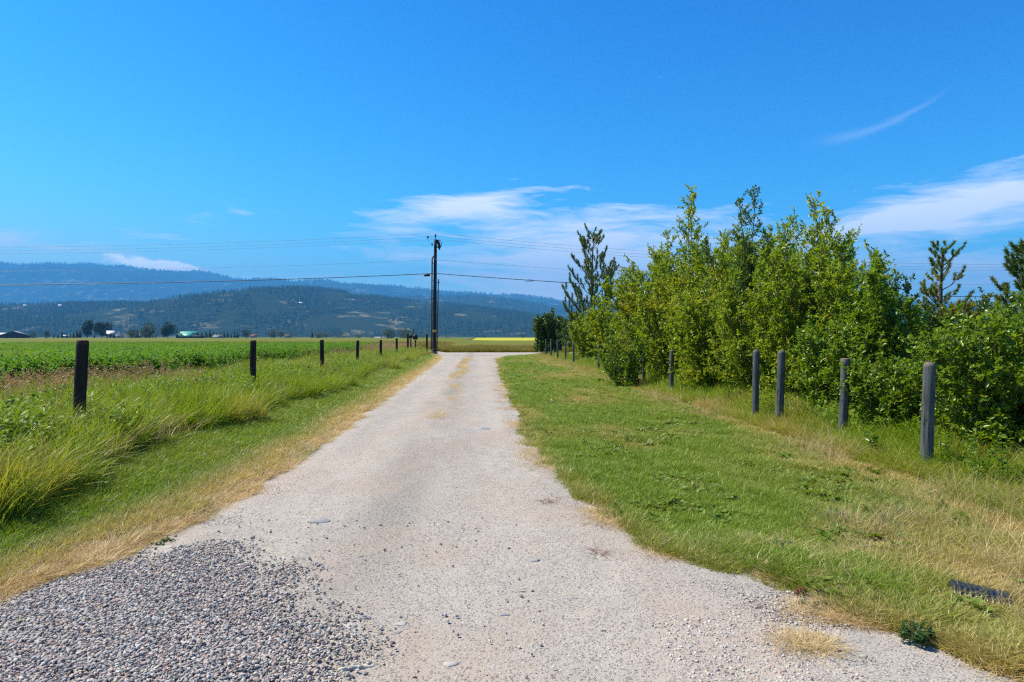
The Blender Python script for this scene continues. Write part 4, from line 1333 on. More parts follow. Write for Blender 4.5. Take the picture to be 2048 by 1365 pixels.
# ------------------------------------------------------------------ mailboxes
def mailbox(px, yc, row_top, w, h, d, label, seed):
    x, y, ztop_ = pos(px, yc, row_top)
    z = float(hgt(x, y))
    root = empty('mailbox', (x, y, z), label, 'mailbox', 'mailboxes by the county road')
    z0 = ztop_ - z - h
    a = np.linspace(0, np.pi, 9)
    prof = [(w / 2, 0)] + [(w / 2 * math.cos(q), h - w / 2 + w / 2 * math.sin(q)) for q in a] + [(-w / 2, 0)]
    prof = np.array(prof)
    k = len(prof)
    V = np.concatenate([np.stack([prof[:, 0], np.full(k, yv), prof[:, 1] + z0], -1) for yv in (-d / 2, d / 2)])
    i = np.arange(k)
    Q = np.stack([i, (i + 1) % k, (i + 1) % k + k, i + k], -1)
    link('box_shell', mesh_np('box_shell', V, [Q, np.array([list(range(k, 2 * k))])], M_BLACK, False), root)
    V2 = np.concatenate([np.stack([prof[:, 0] * 1.03, np.full(k, yv), (prof[:, 1]) * 1.02 + z0 - 0.004], -1) for yv in (-d / 2 - 0.025, -d / 2 + 0.02)])
    door = link('door', mesh_np('door', V2, [Q, np.array([list(range(k))[::-1]])], M_BLACK, False), root)
    v_, f_ = box((0, -d / 2 - 0.04, z0 + h * 0.75), (0.05, 0.02, 0.03))
    link('latch', mesh_np('latch', v_, f_, M_STEEL), door)
    v_, f_ = merge([box((0, 0, z0 - 0.06), (w * 0.6, d * 0.9, 0.04)), box((0, 0.05, (z0 - 0.08) / 2 - 0.1), (0.10, 0.10, z0 - 0.08 + 0.2))])
    link('stand', mesh_np('stand', v_, f_, M_POST_DARK), root)
    return root


mailbox(831, 58, 669, 0.36, 0.44, 0.62, 'large black dome topped mailbox, right one of the pair', 1)
mailbox(821.5, 58.5, 669.5, 0.22, 0.34, 0.5, 'narrow black mailbox on a post, left one of the pair', 2)

# ------------------------------------------------------------------ culvert end, stones and litter on the ground
cx, cy = pos(1958, 4.5)
culv = []
for q in range(11):
    s_ = q * 0.030
    culv.append(s_)
ss_ = np.repeat(np.array(culv), 3) + np.tile([0, 0.008, 0.019], 11)
rr_ = np.tile([0.142, 0.165, 0.165], 11)
dirv = np.array([0.84, -0.42, -0.13])
dirv /= np.linalg.norm(dirv)
v, f = tubes([(np.array([-0.16, 0.07, 0.0]) + dirv[None, :] * ss_[:, None], rr_)], 24, False)
vi, fi = tubes([(np.array([-0.16, 0.07, 0.0]) + dirv[None, :] * ss_[:, None], rr_ - 0.012)], 24, False)
M_CULV = simple('culvert_plastic', (0.022, 0.025, 0.030), 0.32, 0.5, 0.3)
o = link('culvert_pipe', mesh_np('culvert_pipe', *merge([(v, f), (vi, [q[:, ::-1] for q in fi])]), M_CULV, True), None, (cx, cy, -0.055))
tag(o, 'black ribbed culvert pipe half buried in dry grass', 'culvert pipe')


def flat_stone(px, row, wpx, hpx, mi, label, seed, tall=0.3, rz=0.0):
    yc = FPX * CAM_H / (row - 674)
    x, y = pos(px, yc)
    w = wpx / FPX * yc
    dpt = min(w * 0.9, max(hpx / FPX * yc * yc / CAM_H * 0.8, w * 0.35))
    tmp = stone_template('stone_shape', seed, None, tall)
    me = tmp.data
    me.materials.append(M_ROCKS[mi])
    o = link('stone', me, None, (x, y, 0.006 + float(road_relief(x, y, np.clip((x - rl(y)) / (rr(y) - rl(y)), 0, 1)))))
    o.scale = (w * 1.15, dpt * 1.3, w * 0.75)
    o.rotation_euler = (0, 0, rz)
    return tag(o, label, 'stone', 'larger stones lying on the drive')


STONES = [(712, 1358, 72, 16, 2, 'long pale flat stone at the bottom edge of the drive'), (700, 1272, 34, 15, 0, 'rounded pale stone with a dark broken right end'),
          (803, 1268, 26, 11, 0, 'small light stone near the middle bottom of the drive'), (796, 1284, 20, 9, 1, 'small dull stone just below the light one'),
          (726, 1254, 36, 8, 1, 'thin bluish stone lying flat beside the rounded pale stone'), (899, 1350, 34, 14, 0, 'white worn stone sunk in the dust by the bottom edge'),
          (1070, 1133, 22, 9, 1, 'bluish curved stone sunk in the middle of the drive'), (1147, 1211, 16, 8, 1, 'round grey stone to the right of mid drive'),
          (1008, 1246, 22, 8, 1, 'flat bluish stone level with the dust, low mid drive'), (640, 1052, 48, 10, 1, 'broad flat grey stone on the left wheel track'),
          (335, 1106, 28, 8, 0, 'white stone at the head of the loose pebbles'), (158, 1109, 30, 8, 0, 'pale stone lying in the dead grass strip'),
          (877, 1060, 11, 6, 2, 'tiny cream stone in the middle of the drive'), (1205, 768, 9, 6, 2, 'white stone at the far edge of the lawn'),
          (1208, 1280, 12, 9, 3, 'pair sized dark stone right of mid drive'), (1045, 1197, 11, 7, 3, 'dark stone in the middle of the drive'),
          (722, 1127, 9, 8, 3, 'black stone left of mid drive'), (670, 1222, 12, 6, 3, 'dark flat stone left of mid drive'),
          (960, 862, 40, 7, 1, 'broken slab of grey rock far up the drive'), (1560, 1256, 14, 9, 1, 'bluish stone at the drive edge by the dry grass'),
          (1730, 1330, 16, 9, 0, 'light stone among the pebbles at the lower right')]
for i, (px, row, w, h_, mi, lab) in enumerate(STONES):
    flat_stone(px, row, w, h_, mi, lab, 200 + i, 0.35, random.Random(i).uniform(-0.35, 0.35))

# pine cone
yc = FPX * CAM_H / (1196 - 674)
x, y = pos(1600, yc)
root = empty('pine_cone', (x, y, 0.035), 'brown open pine cone at the edge of the grass', 'pine cone')
M_CONE = simple('cone_scale', (0.13, 0.055, 0.028), 0.8, 0.2, 0.4)
v, f = tubes([([(-0.03, 0, 0), (0, 0, 0), (0.03, 0, 0)], [0.012, 0.016, 0.006])], 8)
link('core', mesh_np('core', v, f, M_CONE, True), root)
sv = np.array([[0, -0.004, 0], [0.006, -0.009, 0.012], [0.002, 0, 0.022], [0.006, 0.009, 0.012], [0, 0.004, 0]])
sm = mesh_np('scale', np.concatenate([sv, sv + np.array([0.003, 0, -0.001])]), [np.array([[0, 1, 3, 4], [9, 8, 6, 5]]), np.array([[1, 2, 3], [8, 7, 6]])], M_CONE)
for q in range(46):
    tq = q / 45
    a = q * 2.4
    so = link('scale', sm, root)
    rq = 0.014 * math.sin(math.pi * (0.15 + 0.8 * tq)) + 0.002
    so.location = (-0.032 + 0.066 * tq, rq * math.cos(a), rq * math.sin(a))
    so.rotation_euler = (a - math.pi / 2, 0, 0)


# little green weeds and dead needle clumps
def weed(px, row, h, rad, label, seed, name='weed', m=None, n_st=12, nlf=12, leaf=0.03, cat='weed', grp='weeds beside the drive'):
    yc = FPX * CAM_H / (row - 674)
    x, y = pos(px, yc)
    v_, f_, va = leafy(n_st, nlf, rad, h, leaf, np.random.RandomState(seed))
    me = mesh_np(name, v_, f_, m or M_WEEDT, False, {'vary': ('FLOAT', va.astype(np.float32)), 'tint': ('FLOAT', np.zeros(len(va), np.float32))})
    return tag(link(name, me, None, (x, y, float(hgt(x, y)) + 0.01)), label, cat, grp)


M_WEEDT = foliage('weed_leaf', (0.03, 0.075, 0.018), (0.07, 0.13, 0.03), (0.2, 0.2, 0.05), False, 0.3)
M_NCL = foliage('dead_needle', (0.15, 0.06, 0.035), (0.26, 0.12, 0.06), (0.3, 0.2, 0.1), False, 0.15)
weed(1835, 1292, 0.09, 0.085, 'low dark green weed growing out of the gravel by the culvert', 901, n_st=26, nlf=14, leaf=0.028)
weed(1630, 1222, 0.03, 0.09, 'flat patch of small leaves left of the dark weed', 902, n_st=10)
weed(1560, 1100, 0.05, 0.08, 'broad leaved plantain in the bleached part of the lawn', 903, leaf=0.06, n_st=7, nlf=6)
weed(1780, 1062, 0.06, 0.10, 'clump of dark clover leaves in the dry lawn', 904, leaf=0.04)
weed(1675, 1046, 0.06, 0.09, 'ragged thistle rosette in the middle of the dry lawn', 905, leaf=0.07, n_st=8, nlf=6)
weed(40, 1268, 0.04, 0.12, 'green sprigs at the left edge of the pebbles', 906, n_st=16)
weed(330, 1092, 0.03, 0.10, 'few green sprigs where the pebbles meet the dead grass', 907)
weed(1140, 1036, 0.02, 0.10, 'creeping leaves spreading onto the drive from the lawn', 908, n_st=26, leaf=0.022)
for i, (px, row, lab) in enumerate([(1093, 1013, 'reddish clump of dead needles near the lawn edge'), (1198, 1117, 'reddish clump of dead needles farther down the drive')]):
    yc = FPX * CAM_H / (row - 674)
    x, y = pos(px, yc)
    rs = np.random.RandomState(930 + i)
    v_, f_, va = blades(90, 0.055, 0.03, 0.09, 0.003, 0.4, rs, 2, 3.5)
    v_[:, 2] *= 0.28
    me = mesh_np('needle_clump', v_, f_, M_NCL, False, {'vary': ('FLOAT', va.astype(np.float32)), 'tint': ('FLOAT', np.zeros(len(va), np.float32))})
    tag(link('needle_clump', me, None, (x, y, 0.008 + float(road_relief(x, y, np.clip((x - rl(y)) / (rr(y) - rl(y)), 0, 1))))), lab, 'dead needles', 'clumps of dead needles on the drive')


# tall weeds standing in the grass below the near right bush
def tall_weed(px, yc, h, label, seed):
    x, y = pos(px, yc)
    rs = np.random.RandomState(seed)
    z = float(hgt(x, y))
    root = empty('tall_weed', (x, y, z), label, 'weed', 'tall weeds below the hedge')
    wood, LP, LA = [], [], []
    for s_ in range(4):
        d = np.array([rs.randn() * 0.18, rs.randn() * 0.18, 1])
        u = np.linspace(0, 1, 5)
        p = d * (h * (0.7 + 0.3 * rs.rand())) * u[:, None] + np.array([rs.randn() * 0.05, rs.randn() * 0.05, 0])
        wood.append((p, 0.006 * (1.1 - u)))
        for q in range(40):
            uu = 0.12 + 0.88 * rs.rand()
            LP.append([np.interp(uu, u, p[:, c]) for c in range(3)])
            a = rs.rand() * 6.28
            LA.append([math.cos(a), math.sin(a), 0.3])
    LP, LA = np.array(LP), np.array(LA)
    V, F, at = leaf_mesh(LP, LA, 0.05 + 0.05 * rs.rand(len(LP)), 0.35, rs, np.zeros(len(LP)))
    link('leaves', mesh_np('leaves', V, F, M_LEAF['bush'], False, at), root)
    v_, f_ = tubes(wood, 4, False)
    link('stems', mesh_np('stems', v_, f_, M_WEEDT), root)


tall_weed(1900, 8.3, 0.7, 'leafy weed just right of the nearest grey post', 951)
tall_weed(1960, 7.6, 0.8, 'tall weed with narrow leaves below the right edge bush', 952)
tall_weed(2015, 7.4, 0.75, 'dark stemmed weed at the right edge of the grass', 953)
tall_weed(1745, 9.6, 0.5, 'thin weed between the two nearest grey posts', 954)

# ------------------------------------------------------------------ far buildings
M_WALL_D = simple('dark_boards', (0.030, 0.030, 0.036), 0.8, 0.2, 0.2)
M_WALL_B = simple('brown_boards', (0.05, 0.035, 0.03), 0.8, 0.2, 0.2)
M_WALL_L = simple('pale_siding', (0.45, 0.44, 0.42), 0.8, 0.2, 0.1)
M_ROOF_G = simple('grey_roof', (0.10, 0.11, 0.13), 0.6, 0.3, 0.15)
M_ROOF_T = simple('teal_metal_roof', (0.05, 0.30, 0.24), 0.45, 0.4, 0.08)
M_ROOF_W = simple('white_metal_roof', (0.72, 0.73, 0.74), 0.4, 0.4, 0.05)
M_ROOF_R = simple('red_brown_roof', (0.16, 0.07, 0.05), 0.7, 0.2, 0.1)
M_GLASS = simple('dark_window', (0.02, 0.025, 0.03), 0.15, 0.5)


def house(name, label, px, yc, width, depth, wall, rise, wm, rm, rz=0.0, ridge='x', cat='building', over=0.5, windows=2, zoff=0.0, grp=None):
    """gable roofed building centred at px, depth yc; ridge along its width ('x') or depth ('y')"""
    x, y = pos(px, yc)
    z = float(hgt(x, y)) + zoff
    root = empty(name, (x, y, z), label, cat, grp)
    root.rotation_euler = (0, 0, rz)
    a, b_ = (width / 2, depth / 2)
    # walls with gables
    if ridge == 'x':
        V = [(-a, -b_, -0.3), (a, -b_, -0.3), (a, b_, -0.3), (-a, b_, -0.3), (-a, -b_, wall), (a, -b_, wall), (a, b_, wall), (-a, b_, wall), (-a, 0, wall + rise), (a, 0, wall + rise)]
        Q, T = [[0, 1, 5, 4], [1, 2, 6, 5], [2, 3, 7, 6], [3, 0, 4, 7]], [[5, 6, 9], [7, 4, 8]]
    else:
        V = [(-a, -b_, -0.3), (a, -b_, -0.3), (a, b_, -0.3), (-a, b_, -0.3), (-a, -b_, wall), (a, -b_, wall), (a, b_, wall), (-a, b_, wall), (0, -b_, wall + rise), (0, b_, wall + rise)]
        Q, T = [[0, 1, 5, 4], [1, 2, 6, 5], [2, 3, 7, 6], [3, 0, 4, 7]], [[4, 5, 8], [6, 7, 9]]
    wl = link('wall', mesh_np('wall', np.array(V, float), [np.array(Q), np.array(T)], wm), root)
    sl = rise / (b_ if ridge == 'x' else a)
    parts = []
    for sgn in (-1, 1):
        th = 0.18
        if ridge == 'x':
            e = b_ + over
            pts = [(-a - over, sgn * e, wall - sl * over), (a + over, sgn * e, wall - sl * over), (a + over, 0, wall + rise), (-a - over, 0, wall + rise)]
        else:
            e = a + over
            pts = [(sgn * e, -b_ - over, wall - sl * over), (sgn * e, b_ + over, wall - sl * over), (0, b_ + over, wall + rise), (0, -b_ - over, wall + rise)]
        p = np.array(pts) + np.array([0, 0, 0.02])
        parts.append((np.concatenate([p, p + np.array([0, 0, th])]), [np.array([[0, 1, 2, 3], [7, 6, 5, 4], [0, 4, 5, 1], [1, 5, 6, 2], [2, 6, 7, 3], [3, 7, 4, 0]])]))
    v_, f_ = merge(parts)
    link('roof', mesh_np('roof', v_, f_, rm), root)
    for w_ in range(windows):
        wx = -a + (w_ + 0.5) * width / windows
        v_, f_ = box((wx, -b_ - 0.03, wall * 0.55), (min(1.6, width / windows * 0.4), 0.08, wall * 0.35))
        link('window', mesh_np('window', v_, f_, M_GLASS), root)
    return root


GB = 'farm buildings along the far edge of the grain field'
house('barn', 'wide dark barn with a low grey roof at the left end of the tree row', 31, 690, 22, 16, 2.6, 4.0, M_WALL_D, M_ROOF_G, 0.35, 'y', zoff=0.4, grp=GB)
house('shed', 'white roofed shed behind the wide dark barn', 6, 720, 14, 10, 3.2, 1.6, M_WALL_L, M_ROOF_W, 0.1, 'x', zoff=0.6, grp=GB)
house('farmhouse', 'white roofed house tucked beside the two tall poplars', 221, 700, 7.5, 7, 3.4, 2.9, M_WALL_L, M_ROOF_W, 0.2, 'x', zoff=1.0, grp=GB)
house('barn', 'brown barn with a bright teal metal roof', 378, 690, 15.5, 11, 1.9, 4.4, M_WALL_B, M_ROOF_T, 0.12, 'x', zoff=0.3, grp=GB)
house('shed', 'lean white roofed shed against the teal roofed barn', 361, 688, 5.0, 8, 1.8, 2.4, M_WALL_B, M_ROOF_W, 0.9, 'x', zoff=0.3, grp=GB)
house('shed', 'long dark shed to the right of the teal roofed barn', 397, 684, 9, 7, 1.7, 0.7, M_WALL_B, M_WALL_B, 0.0, 'x', zoff=0.2, grp=GB)
house('shed', 'grey roofed shed beside the dark conifers right of the teal barn', 437, 690, 8.5, 8, 0.8, 2.2, M_WALL_L, M_ROOF_G, 0.0, 'x', zoff=0.3, grp=GB)
house('farmhouse', 'small house with a pale wall right of the round tree by the second dark post', 507, 720, 6, 7, 1.7, 1.6, M_WALL_L, M_ROOF_R, 0.2, 'x', zoff=0.4, grp=GB)
house('farmhouse', 'small tan roofed house left of the third dark post', 572, 720, 6, 6, 1.6, 1.4, M_WALL_L, M_ROOF_R, -0.2, 'y', zoff=0.4, grp=GB)
house('farmhouse', 'low white walled house in the gap between the poplars and the round trees', 236, 715, 10, 7, 1.8, 1.2, M_WALL_L, M_ROOF_G, 0.1, 'x', zoff=0.4, grp=GB)
house('machine_shed', 'long low shed with a flat white roof behind the fifth dark post', 766, 640, 14, 8, 0.85, 0.25, M_WALL_L, M_ROOF_W, 0.0, 'x', zoff=-0.1, windows=4, grp=GB)
house('trailer', 'white trailer among the small dark conifers', 131, 710, 7, 4, 1.9, 0.5, M_WALL_L, M_ROOF_W, 0.0, 'x', zoff=0.6, grp=GB)


# ------------------------------------------------------------------ far trees
def far_leafy(px, yc, row_top, wpx, kind, seed, label, group, lobes=9, n_=1500, name='poplar'):
    x, y, zt_ = pos(px, yc, row_top)
    z = float(hgt(x, y))
    H, R_ = zt_ - z, wpx / FPX * yc / 2
    rs = np.random.RandomState(seed)
    root = empty(name, (x, y, z), label, 'tree', group)
    cen = np.stack([rs.randn(lobes) * R_ * 0.38, rs.randn(lobes) * R_ * 0.38, H * (0.28 + 0.52 * rs.rand(lobes))], -1)
    cen[0] = (0, 0, H * 0.74)
    rad = R_ * (0.36 + 0.22 * rs.rand(lobes))
    k = rs.randint(0, lobes, n_)
    d = rs.randn(n_, 3)
    d /= np.linalg.norm(d, axis=1)[:, None]
    p = cen[k] + d * (rad[k] * (0.75 + 0.35 * rs.rand(n_)))[:, None] * np.array([1, 1, 1.15])
    p[:, 2] = np.clip(p[:, 2], H * 0.05, H * 0.995)
    V, F, at = leaf_mesh(p, d * 0.4 + rs.randn(n_, 3) * 0.8, (0.75 + 0.7 * rs.rand(n_)) * H / 15, 0.8, rs, rs.rand(n_) ** 3)
    link('crown', mesh_np('crown', V, F, M_FAR[kind], False, at), root)
    v_, f_ = tubes([([(0, 0, -0.3), (0, 0, H * 0.4), (0, 0, H * 0.75)], [0.35, 0.25, 0.08])], 6)
    link('trunk', mesh_np('trunk', v_, f_, M_PBARK), root)
    return root


def conifer_arrays(H, R_, rs, layers=9, arms=9):
    V, F, b_ = [], [], 0
    for l in range(layers):
        tt = 0.06 + 0.9 * l / layers
        rl_ = R_ * (1 - tt) ** 0.85 + 0.05 * R_
        for a_ in range(arms):
            a = 6.283 * (a_ / arms) + l * 0.7 + rs.randn() * 0.15
            r2 = rl_ * (0.75 + 0.5 * rs.rand())
            w = 0.42 * r2
            c, s_ = math.cos(a), math.sin(a)
            top = (0, 0, H * min(0.995, tt + 0.16))
            V += [top, (r2 * c - w * s_, r2 * s_ + w * c, H * tt), (r2 * 1.15 * c, r2 * 1.15 * s_, H * (tt - 0.02)), (r2 * c + w * s_, r2 * s_ - w * c, H * tt)]
            F += [[b_, b_ + 1, b_ + 2], [b_, b_ + 2, b_ + 3]]
            b_ += 4
    V += [(-0.04 * R_, 0, H * 0.88), (0.04 * R_, 0, H * 0.88), (0, 0, H)]
    F += [[b_, b_ + 1, b_ + 2]]
    return np.array(V), np.array(F)


GF = 'trees along the far edge of the fields'
FAR_L = [(175, 690, 642, 27, 'dark', 'left one of the two tall dark poplars', 'poplar'), (204, 690, 644, 28, 'dark', 'right one of the two tall dark poplars beside the white roof', 'poplar'),
         (299, 690, 649, 36, 'mid', 'broad pale crowned tree left of the tallest dark round tree', 'broad_tree'), (336, 685, 646, 32, 'dark', 'tall dark round tree left of the teal roofed barn', 'broad_tree'),
         (263, 690, 661, 26, 'mid', 'low rounded bushy tree right of the white roofed house', 'broad_tree'), (492, 690, 660, 20, 'dark', 'round dark tree left of the second dark fence post', 'broad_tree'),
         (65, 690, 664, 24, 'dark', 'low dark tree just right of the wide dark barn', 'broad_tree'), (93, 690, 663, 15, 'dark', 'small dark tree right of the low dark tree near the barn', 'broad_tree'),
         (547, 730, 661, 20, 'mid', 'greyish tree with a pointed crown right of the second dark post', 'broad_tree'), (563, 735, 663, 14, 'mid', 'smaller greyish tree beside the pointed crown tree', 'broad_tree'),
         (581, 730, 667, 22, 'pale', 'low pale grey green tree left of the third dark post', 'broad_tree'), (636, 720, 664, 18, 'pale', 'pale rounded tree behind the third dark post', 'broad_tree'),
         (652, 720, 665, 16, 'pale', 'pale rounded tree just right of the third dark post', 'broad_tree'), (680, 740, 668, 40, 'mid', 'wide low tree left of the fourth dark post', 'broad_tree'),
         (718, 740, 669, 18, 'mid', 'small low tree behind the fourth dark post', 'broad_tree'), (743, 740, 671, 16, 'mid', 'small low tree left of the fifth dark post', 'broad_tree'),
         (775, 620, 660, 34, 'mid', 'wide grey green tree right of the fifth dark post', 'broad_tree'), (808, 620, 661, 34, 'mid', 'wide tree behind the sixth dark post and the mailboxes', 'broad_tree'),
         (846, 620, 669, 34, 'mid', 'low tree between the mailboxes and the utility pole', 'broad_tree'), (893, 600, 671, 40, 'pale', 'wide pale bush right of the utility pole', 'broad_tree'),
         (926, 610, 675, 24, 'pale', 'small pale bush left of the yellow field', 'broad_tree'), (1045, 700, 669, 14, 'mid', 'small round tree behind the yellow field near the round bush', 'broad_tree'),
         (1024, 700, 674, 14, 'pale', 'low pale bush behind the middle of the yellow field', 'broad_tree'), (388, 690, 666, 16, 'dark', 'dark tree behind the right end of the teal roof', 'broad_tree'),
         (402, 692, 668, 8, 'pale', 'little pale tree in front of the conifers right of the teal barn', 'broad_tree')]
for i, (px, yc, row, w, kd, lab, nm) in enumerate(FAR_L):
    far_leafy(px, yc, row, w, kd, 1000 + i, lab, GF, name=nm, n_=2200 if w > 24 else 1100)
con_px = [(108, 668), (116, 667), (124, 663), (134, 667), (141, 669), (147, 664), (154, 661), (160, 659), (189, 668), (214, 667), (221, 668), (228, 667), (362, 658), (275, 660), (412, 662), (420, 659), (427, 663), (448, 662), (455, 664),
          (462, 667), (469, 664), (475, 663), (624, 662), (826, 657), (969, 670), (395, 664), (404, 664), (433, 665), (441, 664), (281, 668)]
SPECIAL = {(362, 658): 'pointed dark conifer right behind the white lean shed', (275, 660): 'pointed dark conifer between the pale bushy trees', (624, 662): 'lone pointed conifer left of the pale rounded trees',
           (826, 657): 'tall pointed conifer behind the mailboxes', (969, 670): 'lone small conifer at the left of the yellow field'}
con_mesh = []
for i in range(4):
    rs = np.random.RandomState(70 + i)
    v_, f_ = conifer_arrays(1.0, 0.24, rs)
    at = {'vary': ('FLOAT', np.repeat(rs.rand(len(v_) // 4 + 1), 4)[:len(v_)].astype(np.float32)), 'tint': ('FLOAT', np.zeros(len(v_), np.float32))}
    con_mesh.append(mesh_np('crown', v_, [f_], M_FAR['dark'], False, at))
v_, f_ = tubes([([(0, 0, -0.05), (0, 0, 0.9)], [0.022, 0.004])], 6)
con_trunk = mesh_np('trunk', v_, f_, M_PBARK)
for i, (px, row) in enumerate(con_px):
    yc = 690 + 3 * (i % 5)
    x, y, zt_ = pos(px, yc, row)
    z = float(hgt(x, y))
    sp = SPECIAL.get((px, row))
    root = empty('conifer', (x, y, z), sp or 'small dark pointed conifer in the row at the far field edge', 'tree', GF if sp else 'small dark conifers of the far tree row')
    for nm, me in (('crown', con_mesh[i % 4]), ('trunk', con_trunk)):
        o = link(nm, me, root)
        o.scale = (zt_ - z,) * 3

# ------------------------------------------------------------------ hills with forest
def hill_mat(name, grass, forest, s):
    m, n, b = mat(name, 1.0, 0.0)
    p = n.new('ShaderNodeNewGeometry').outputs['Position']
    f = n.ramp(n.noise(p, s, 6, 0.6), [(0.57, 0.0), (0.66, 1.0)])
    n.l.new(n.mix(f, forest, grass), b.inputs['Base Color'])
    return m


M_HILL = hill_mat('hill_grass', (0.20, 0.17, 0.09), (0.022, 0.034, 0.018), 0.006)
M_FOREST = foliage('forest_conifer', (0.014, 0.040, 0.026), (0.026, 0.060, 0.036), (0.06, 0.08, 0.03), True, 0.1, 0.9, 0.1)
T_TREE = []
for i in range(4):
    rs = np.random.RandomState(80 + i)
    v_, f_ = conifer_arrays(1.0, 0.22, rs, 4, 5)
    T_TREE.append(template('forest_tree', v_, [f_], M_FOREST, np.full(len(v_), rs.rand())))


def hill(name, prof, yc, front, back, seed, label, rough, gully, tree_h, n_trees, forest_label, clear=0.0, cat='hill', vis=(-300, 2350)):
    """ridge whose crest follows a height profile at depth yc, falling to the valley over front metres"""
    tree_h = tree_h * 1.25
    px = np.array([p[0] for p in prof], float)
    rows = np.array([p[1] for p in prof], float)
    X0 = (px - 957) / FPX * yc
    Z0 = CAM_H + (674 - rows) / FPX * yc
    xs = np.linspace(max(-2300, 957 - 20500 / yc * FPX), min(3900, 957 + 20500 / yc * FPX), 420)
    X = (xs - 957) / FPX * yc
    crest = np.interp(X, X0, Z0)
    vs = np.concatenate([np.linspace(0, 1, 40), 1 + np.linspace(0.05, 1, 14)])
    base = np.where(vs <= 1, 0, 0)
    VV, XX = np.meshgrid(vs, X, indexing='ij')
    C = np.repeat(crest[None, :], len(vs), 0)
    t_ = np.clip(VV, 0, 1)
    up = np.sin(t_ * np.pi / 2) ** 1.05
    down = np.cos(np.clip(VV - 1, 0, 1) * np.pi / 2)
    sh = np.where(VV <= 1, up, down)
    Yw = yc - front + VV * front
    Yw = np.where(VV > 1, yc + (VV - 1) * back, Yw)
    nn = fbm(XX / gully + seed, Yw / gully, 5) - 0.5
    fine_ = fbm(XX / (gully * 0.18) + seed, Yw / (gully * 0.18), 3) - 0.5
    env = np.sin(np.clip(VV, 0, 1) * np.pi) ** 0.8
    Z = C * sh + nn * rough * env * np.clip(C / C.max(), 0.15, 1) * 2 + fine_ * rough * 0.25 * env
    # the crest's height as it is, the rest never sticking out above the line of sight to it
    Z = np.where(VV < 1, np.minimum(Z, CAM_H + (C - CAM_H) * (Yw / yc) * (0.985)), Z)
    Z = np.maximum(Z, -3.0 + 3.0 * t_)
    V = np.stack([XX, Yw, Z], -1)
    o = link(name, mesh_np(name, V.reshape(-1, 3), grid_faces(len(vs), len(X)), M_HILL, True))
    tag(o, label, cat, kind='structure')
    # forest standing on it
    rs = np.random.RandomState(seed)
    ui = rs.rand(n_trees) * (len(X) - 1.001)
    vi_ = rs.rand(n_trees) ** 0.9 * 40.5
    k = rs.rand(n_trees) < 0.10
    vi_[k] = 38.4 + 1.5 * rs.rand(k.sum())
    pxs = np.interp(ui, np.arange(len(xs)), xs)
    keep = (pxs > vis[0]) & (pxs < vis[1])
    ui, vi_ = ui[keep], vi_[keep]
    i0, j0 = vi_.astype(int), ui.astype(int)
    fv, fu = (vi_ - i0)[:, None], (ui - j0)[:, None]
    i1, j1 = np.minimum(i0 + 1, len(vs) - 1), j0 + 1
    P = (V[i0, j0] * (1 - fu) + V[i0, j1] * fu) * (1 - fv) + (V[i1, j0] * (1 - fu) + V[i1, j1] * fu) * fv
    open_ = fbm(P[:, 0] / 260 + seed, P[:, 1] / 420 + 3, 4)
    low = 1 - P[:, 2] / (C.max() * 0.8)
    keep = open_ < 0.64 - clear * np.clip(low, 0, 1) * 0.11
    P = P[keep]
    n_ = len(P)
    hgt_ = tree_h * (0.55 + 0.75 * rs.rand(n_))
    rot = np.stack([np.zeros(n_), np.zeros(n_), rs.rand(n_) * 6.28], -1)
    scl = np.stack([hgt_ * (0.9 + 0.5 * rs.rand(n_))] * 2 + [hgt_], -1)
    P[:, 2] -= 0.5
    scatter('forest', P, rot, scl, np.clip(rs.rand(n_) ** 3, 0, 1), T_TREE, forest_label, 'forest')
    return V, vs, X


RA = [(-2300, 560), (-1500, 530), (-900, 548), (-400, 520), (-150, 532), (0, 525), (20, 527), (45, 534), (70, 535), (130, 532), (160, 534), (190, 532), (240, 537), (262, 534), (290, 541), (330, 545), (370, 549), (410, 546), (440, 551), (480, 560), (520, 567), (560, 574), (620, 590), (700, 612), (800, 640), (1000, 660), (1500, 668), (3900, 672)]
RB = [(-2300, 640), (0, 620), (300, 590), (440, 572), (520, 563), (545, 560), (565, 562), (600, 567), (640, 562), (660, 563), (700, 571), (735, 570), (760, 572), (820, 577), (900, 585), (960, 588), (1040, 592), (1080, 596), (1120, 606), (1200, 612), (1300, 606), (1500, 616), (1800, 600), (2100, 612), (2600, 590), (3900, 600)]
RC = [(p_, r_ + 4) for p_, r_ in [(-2300, 668), (300, 655), (480, 630), (600, 604), (700, 592), (790, 592), (860, 590), (960, 591), (1010, 596), (1060, 602), (1120, 612), (1200, 622), (1350, 634), (1600, 628), (2000, 640), (2600, 625), (3900, 640)]]
RD = [(p_, r_ + 5) for p_, r_ in [(-2300, 625), (-1200, 600), (-600, 618), (-200, 612), (0, 624), (60, 613), (140, 606), (200, 606), (280, 605), (350, 604), (420, 601), (480, 592), (520, 584), (560, 578), (590, 574), (620, 573), (650, 576), (690, 581), (740, 589), (800, 597), (860, 603), (930, 609), (1000, 618), (1060, 626), (1120, 632), (1250, 640), (1500, 645), (1900, 640), (2600, 648), (3900, 640)]]
hill('far_mountain', RA, 15500, 5800, 3200, 5, 'highest blue ridge on the left skyline', 540, 2400, 42, 42000, 'conifer forest covering the highest blue ridge', 0.4)
hill('distant_ridge', RB, 12500, 3000, 2400, 15, 'long blue ridge sinking toward the right behind the pole', 300, 1800, 36, 36000, 'conifer forest on the long blue ridge', 0.3)
hill('middle_ridge', RC, 7400, 1900, 1500, 25, 'even wooded ridge in the middle distance right of the pole', 140, 1150, 25, 36000, 'conifer forest on the middle ridge', 0.3)
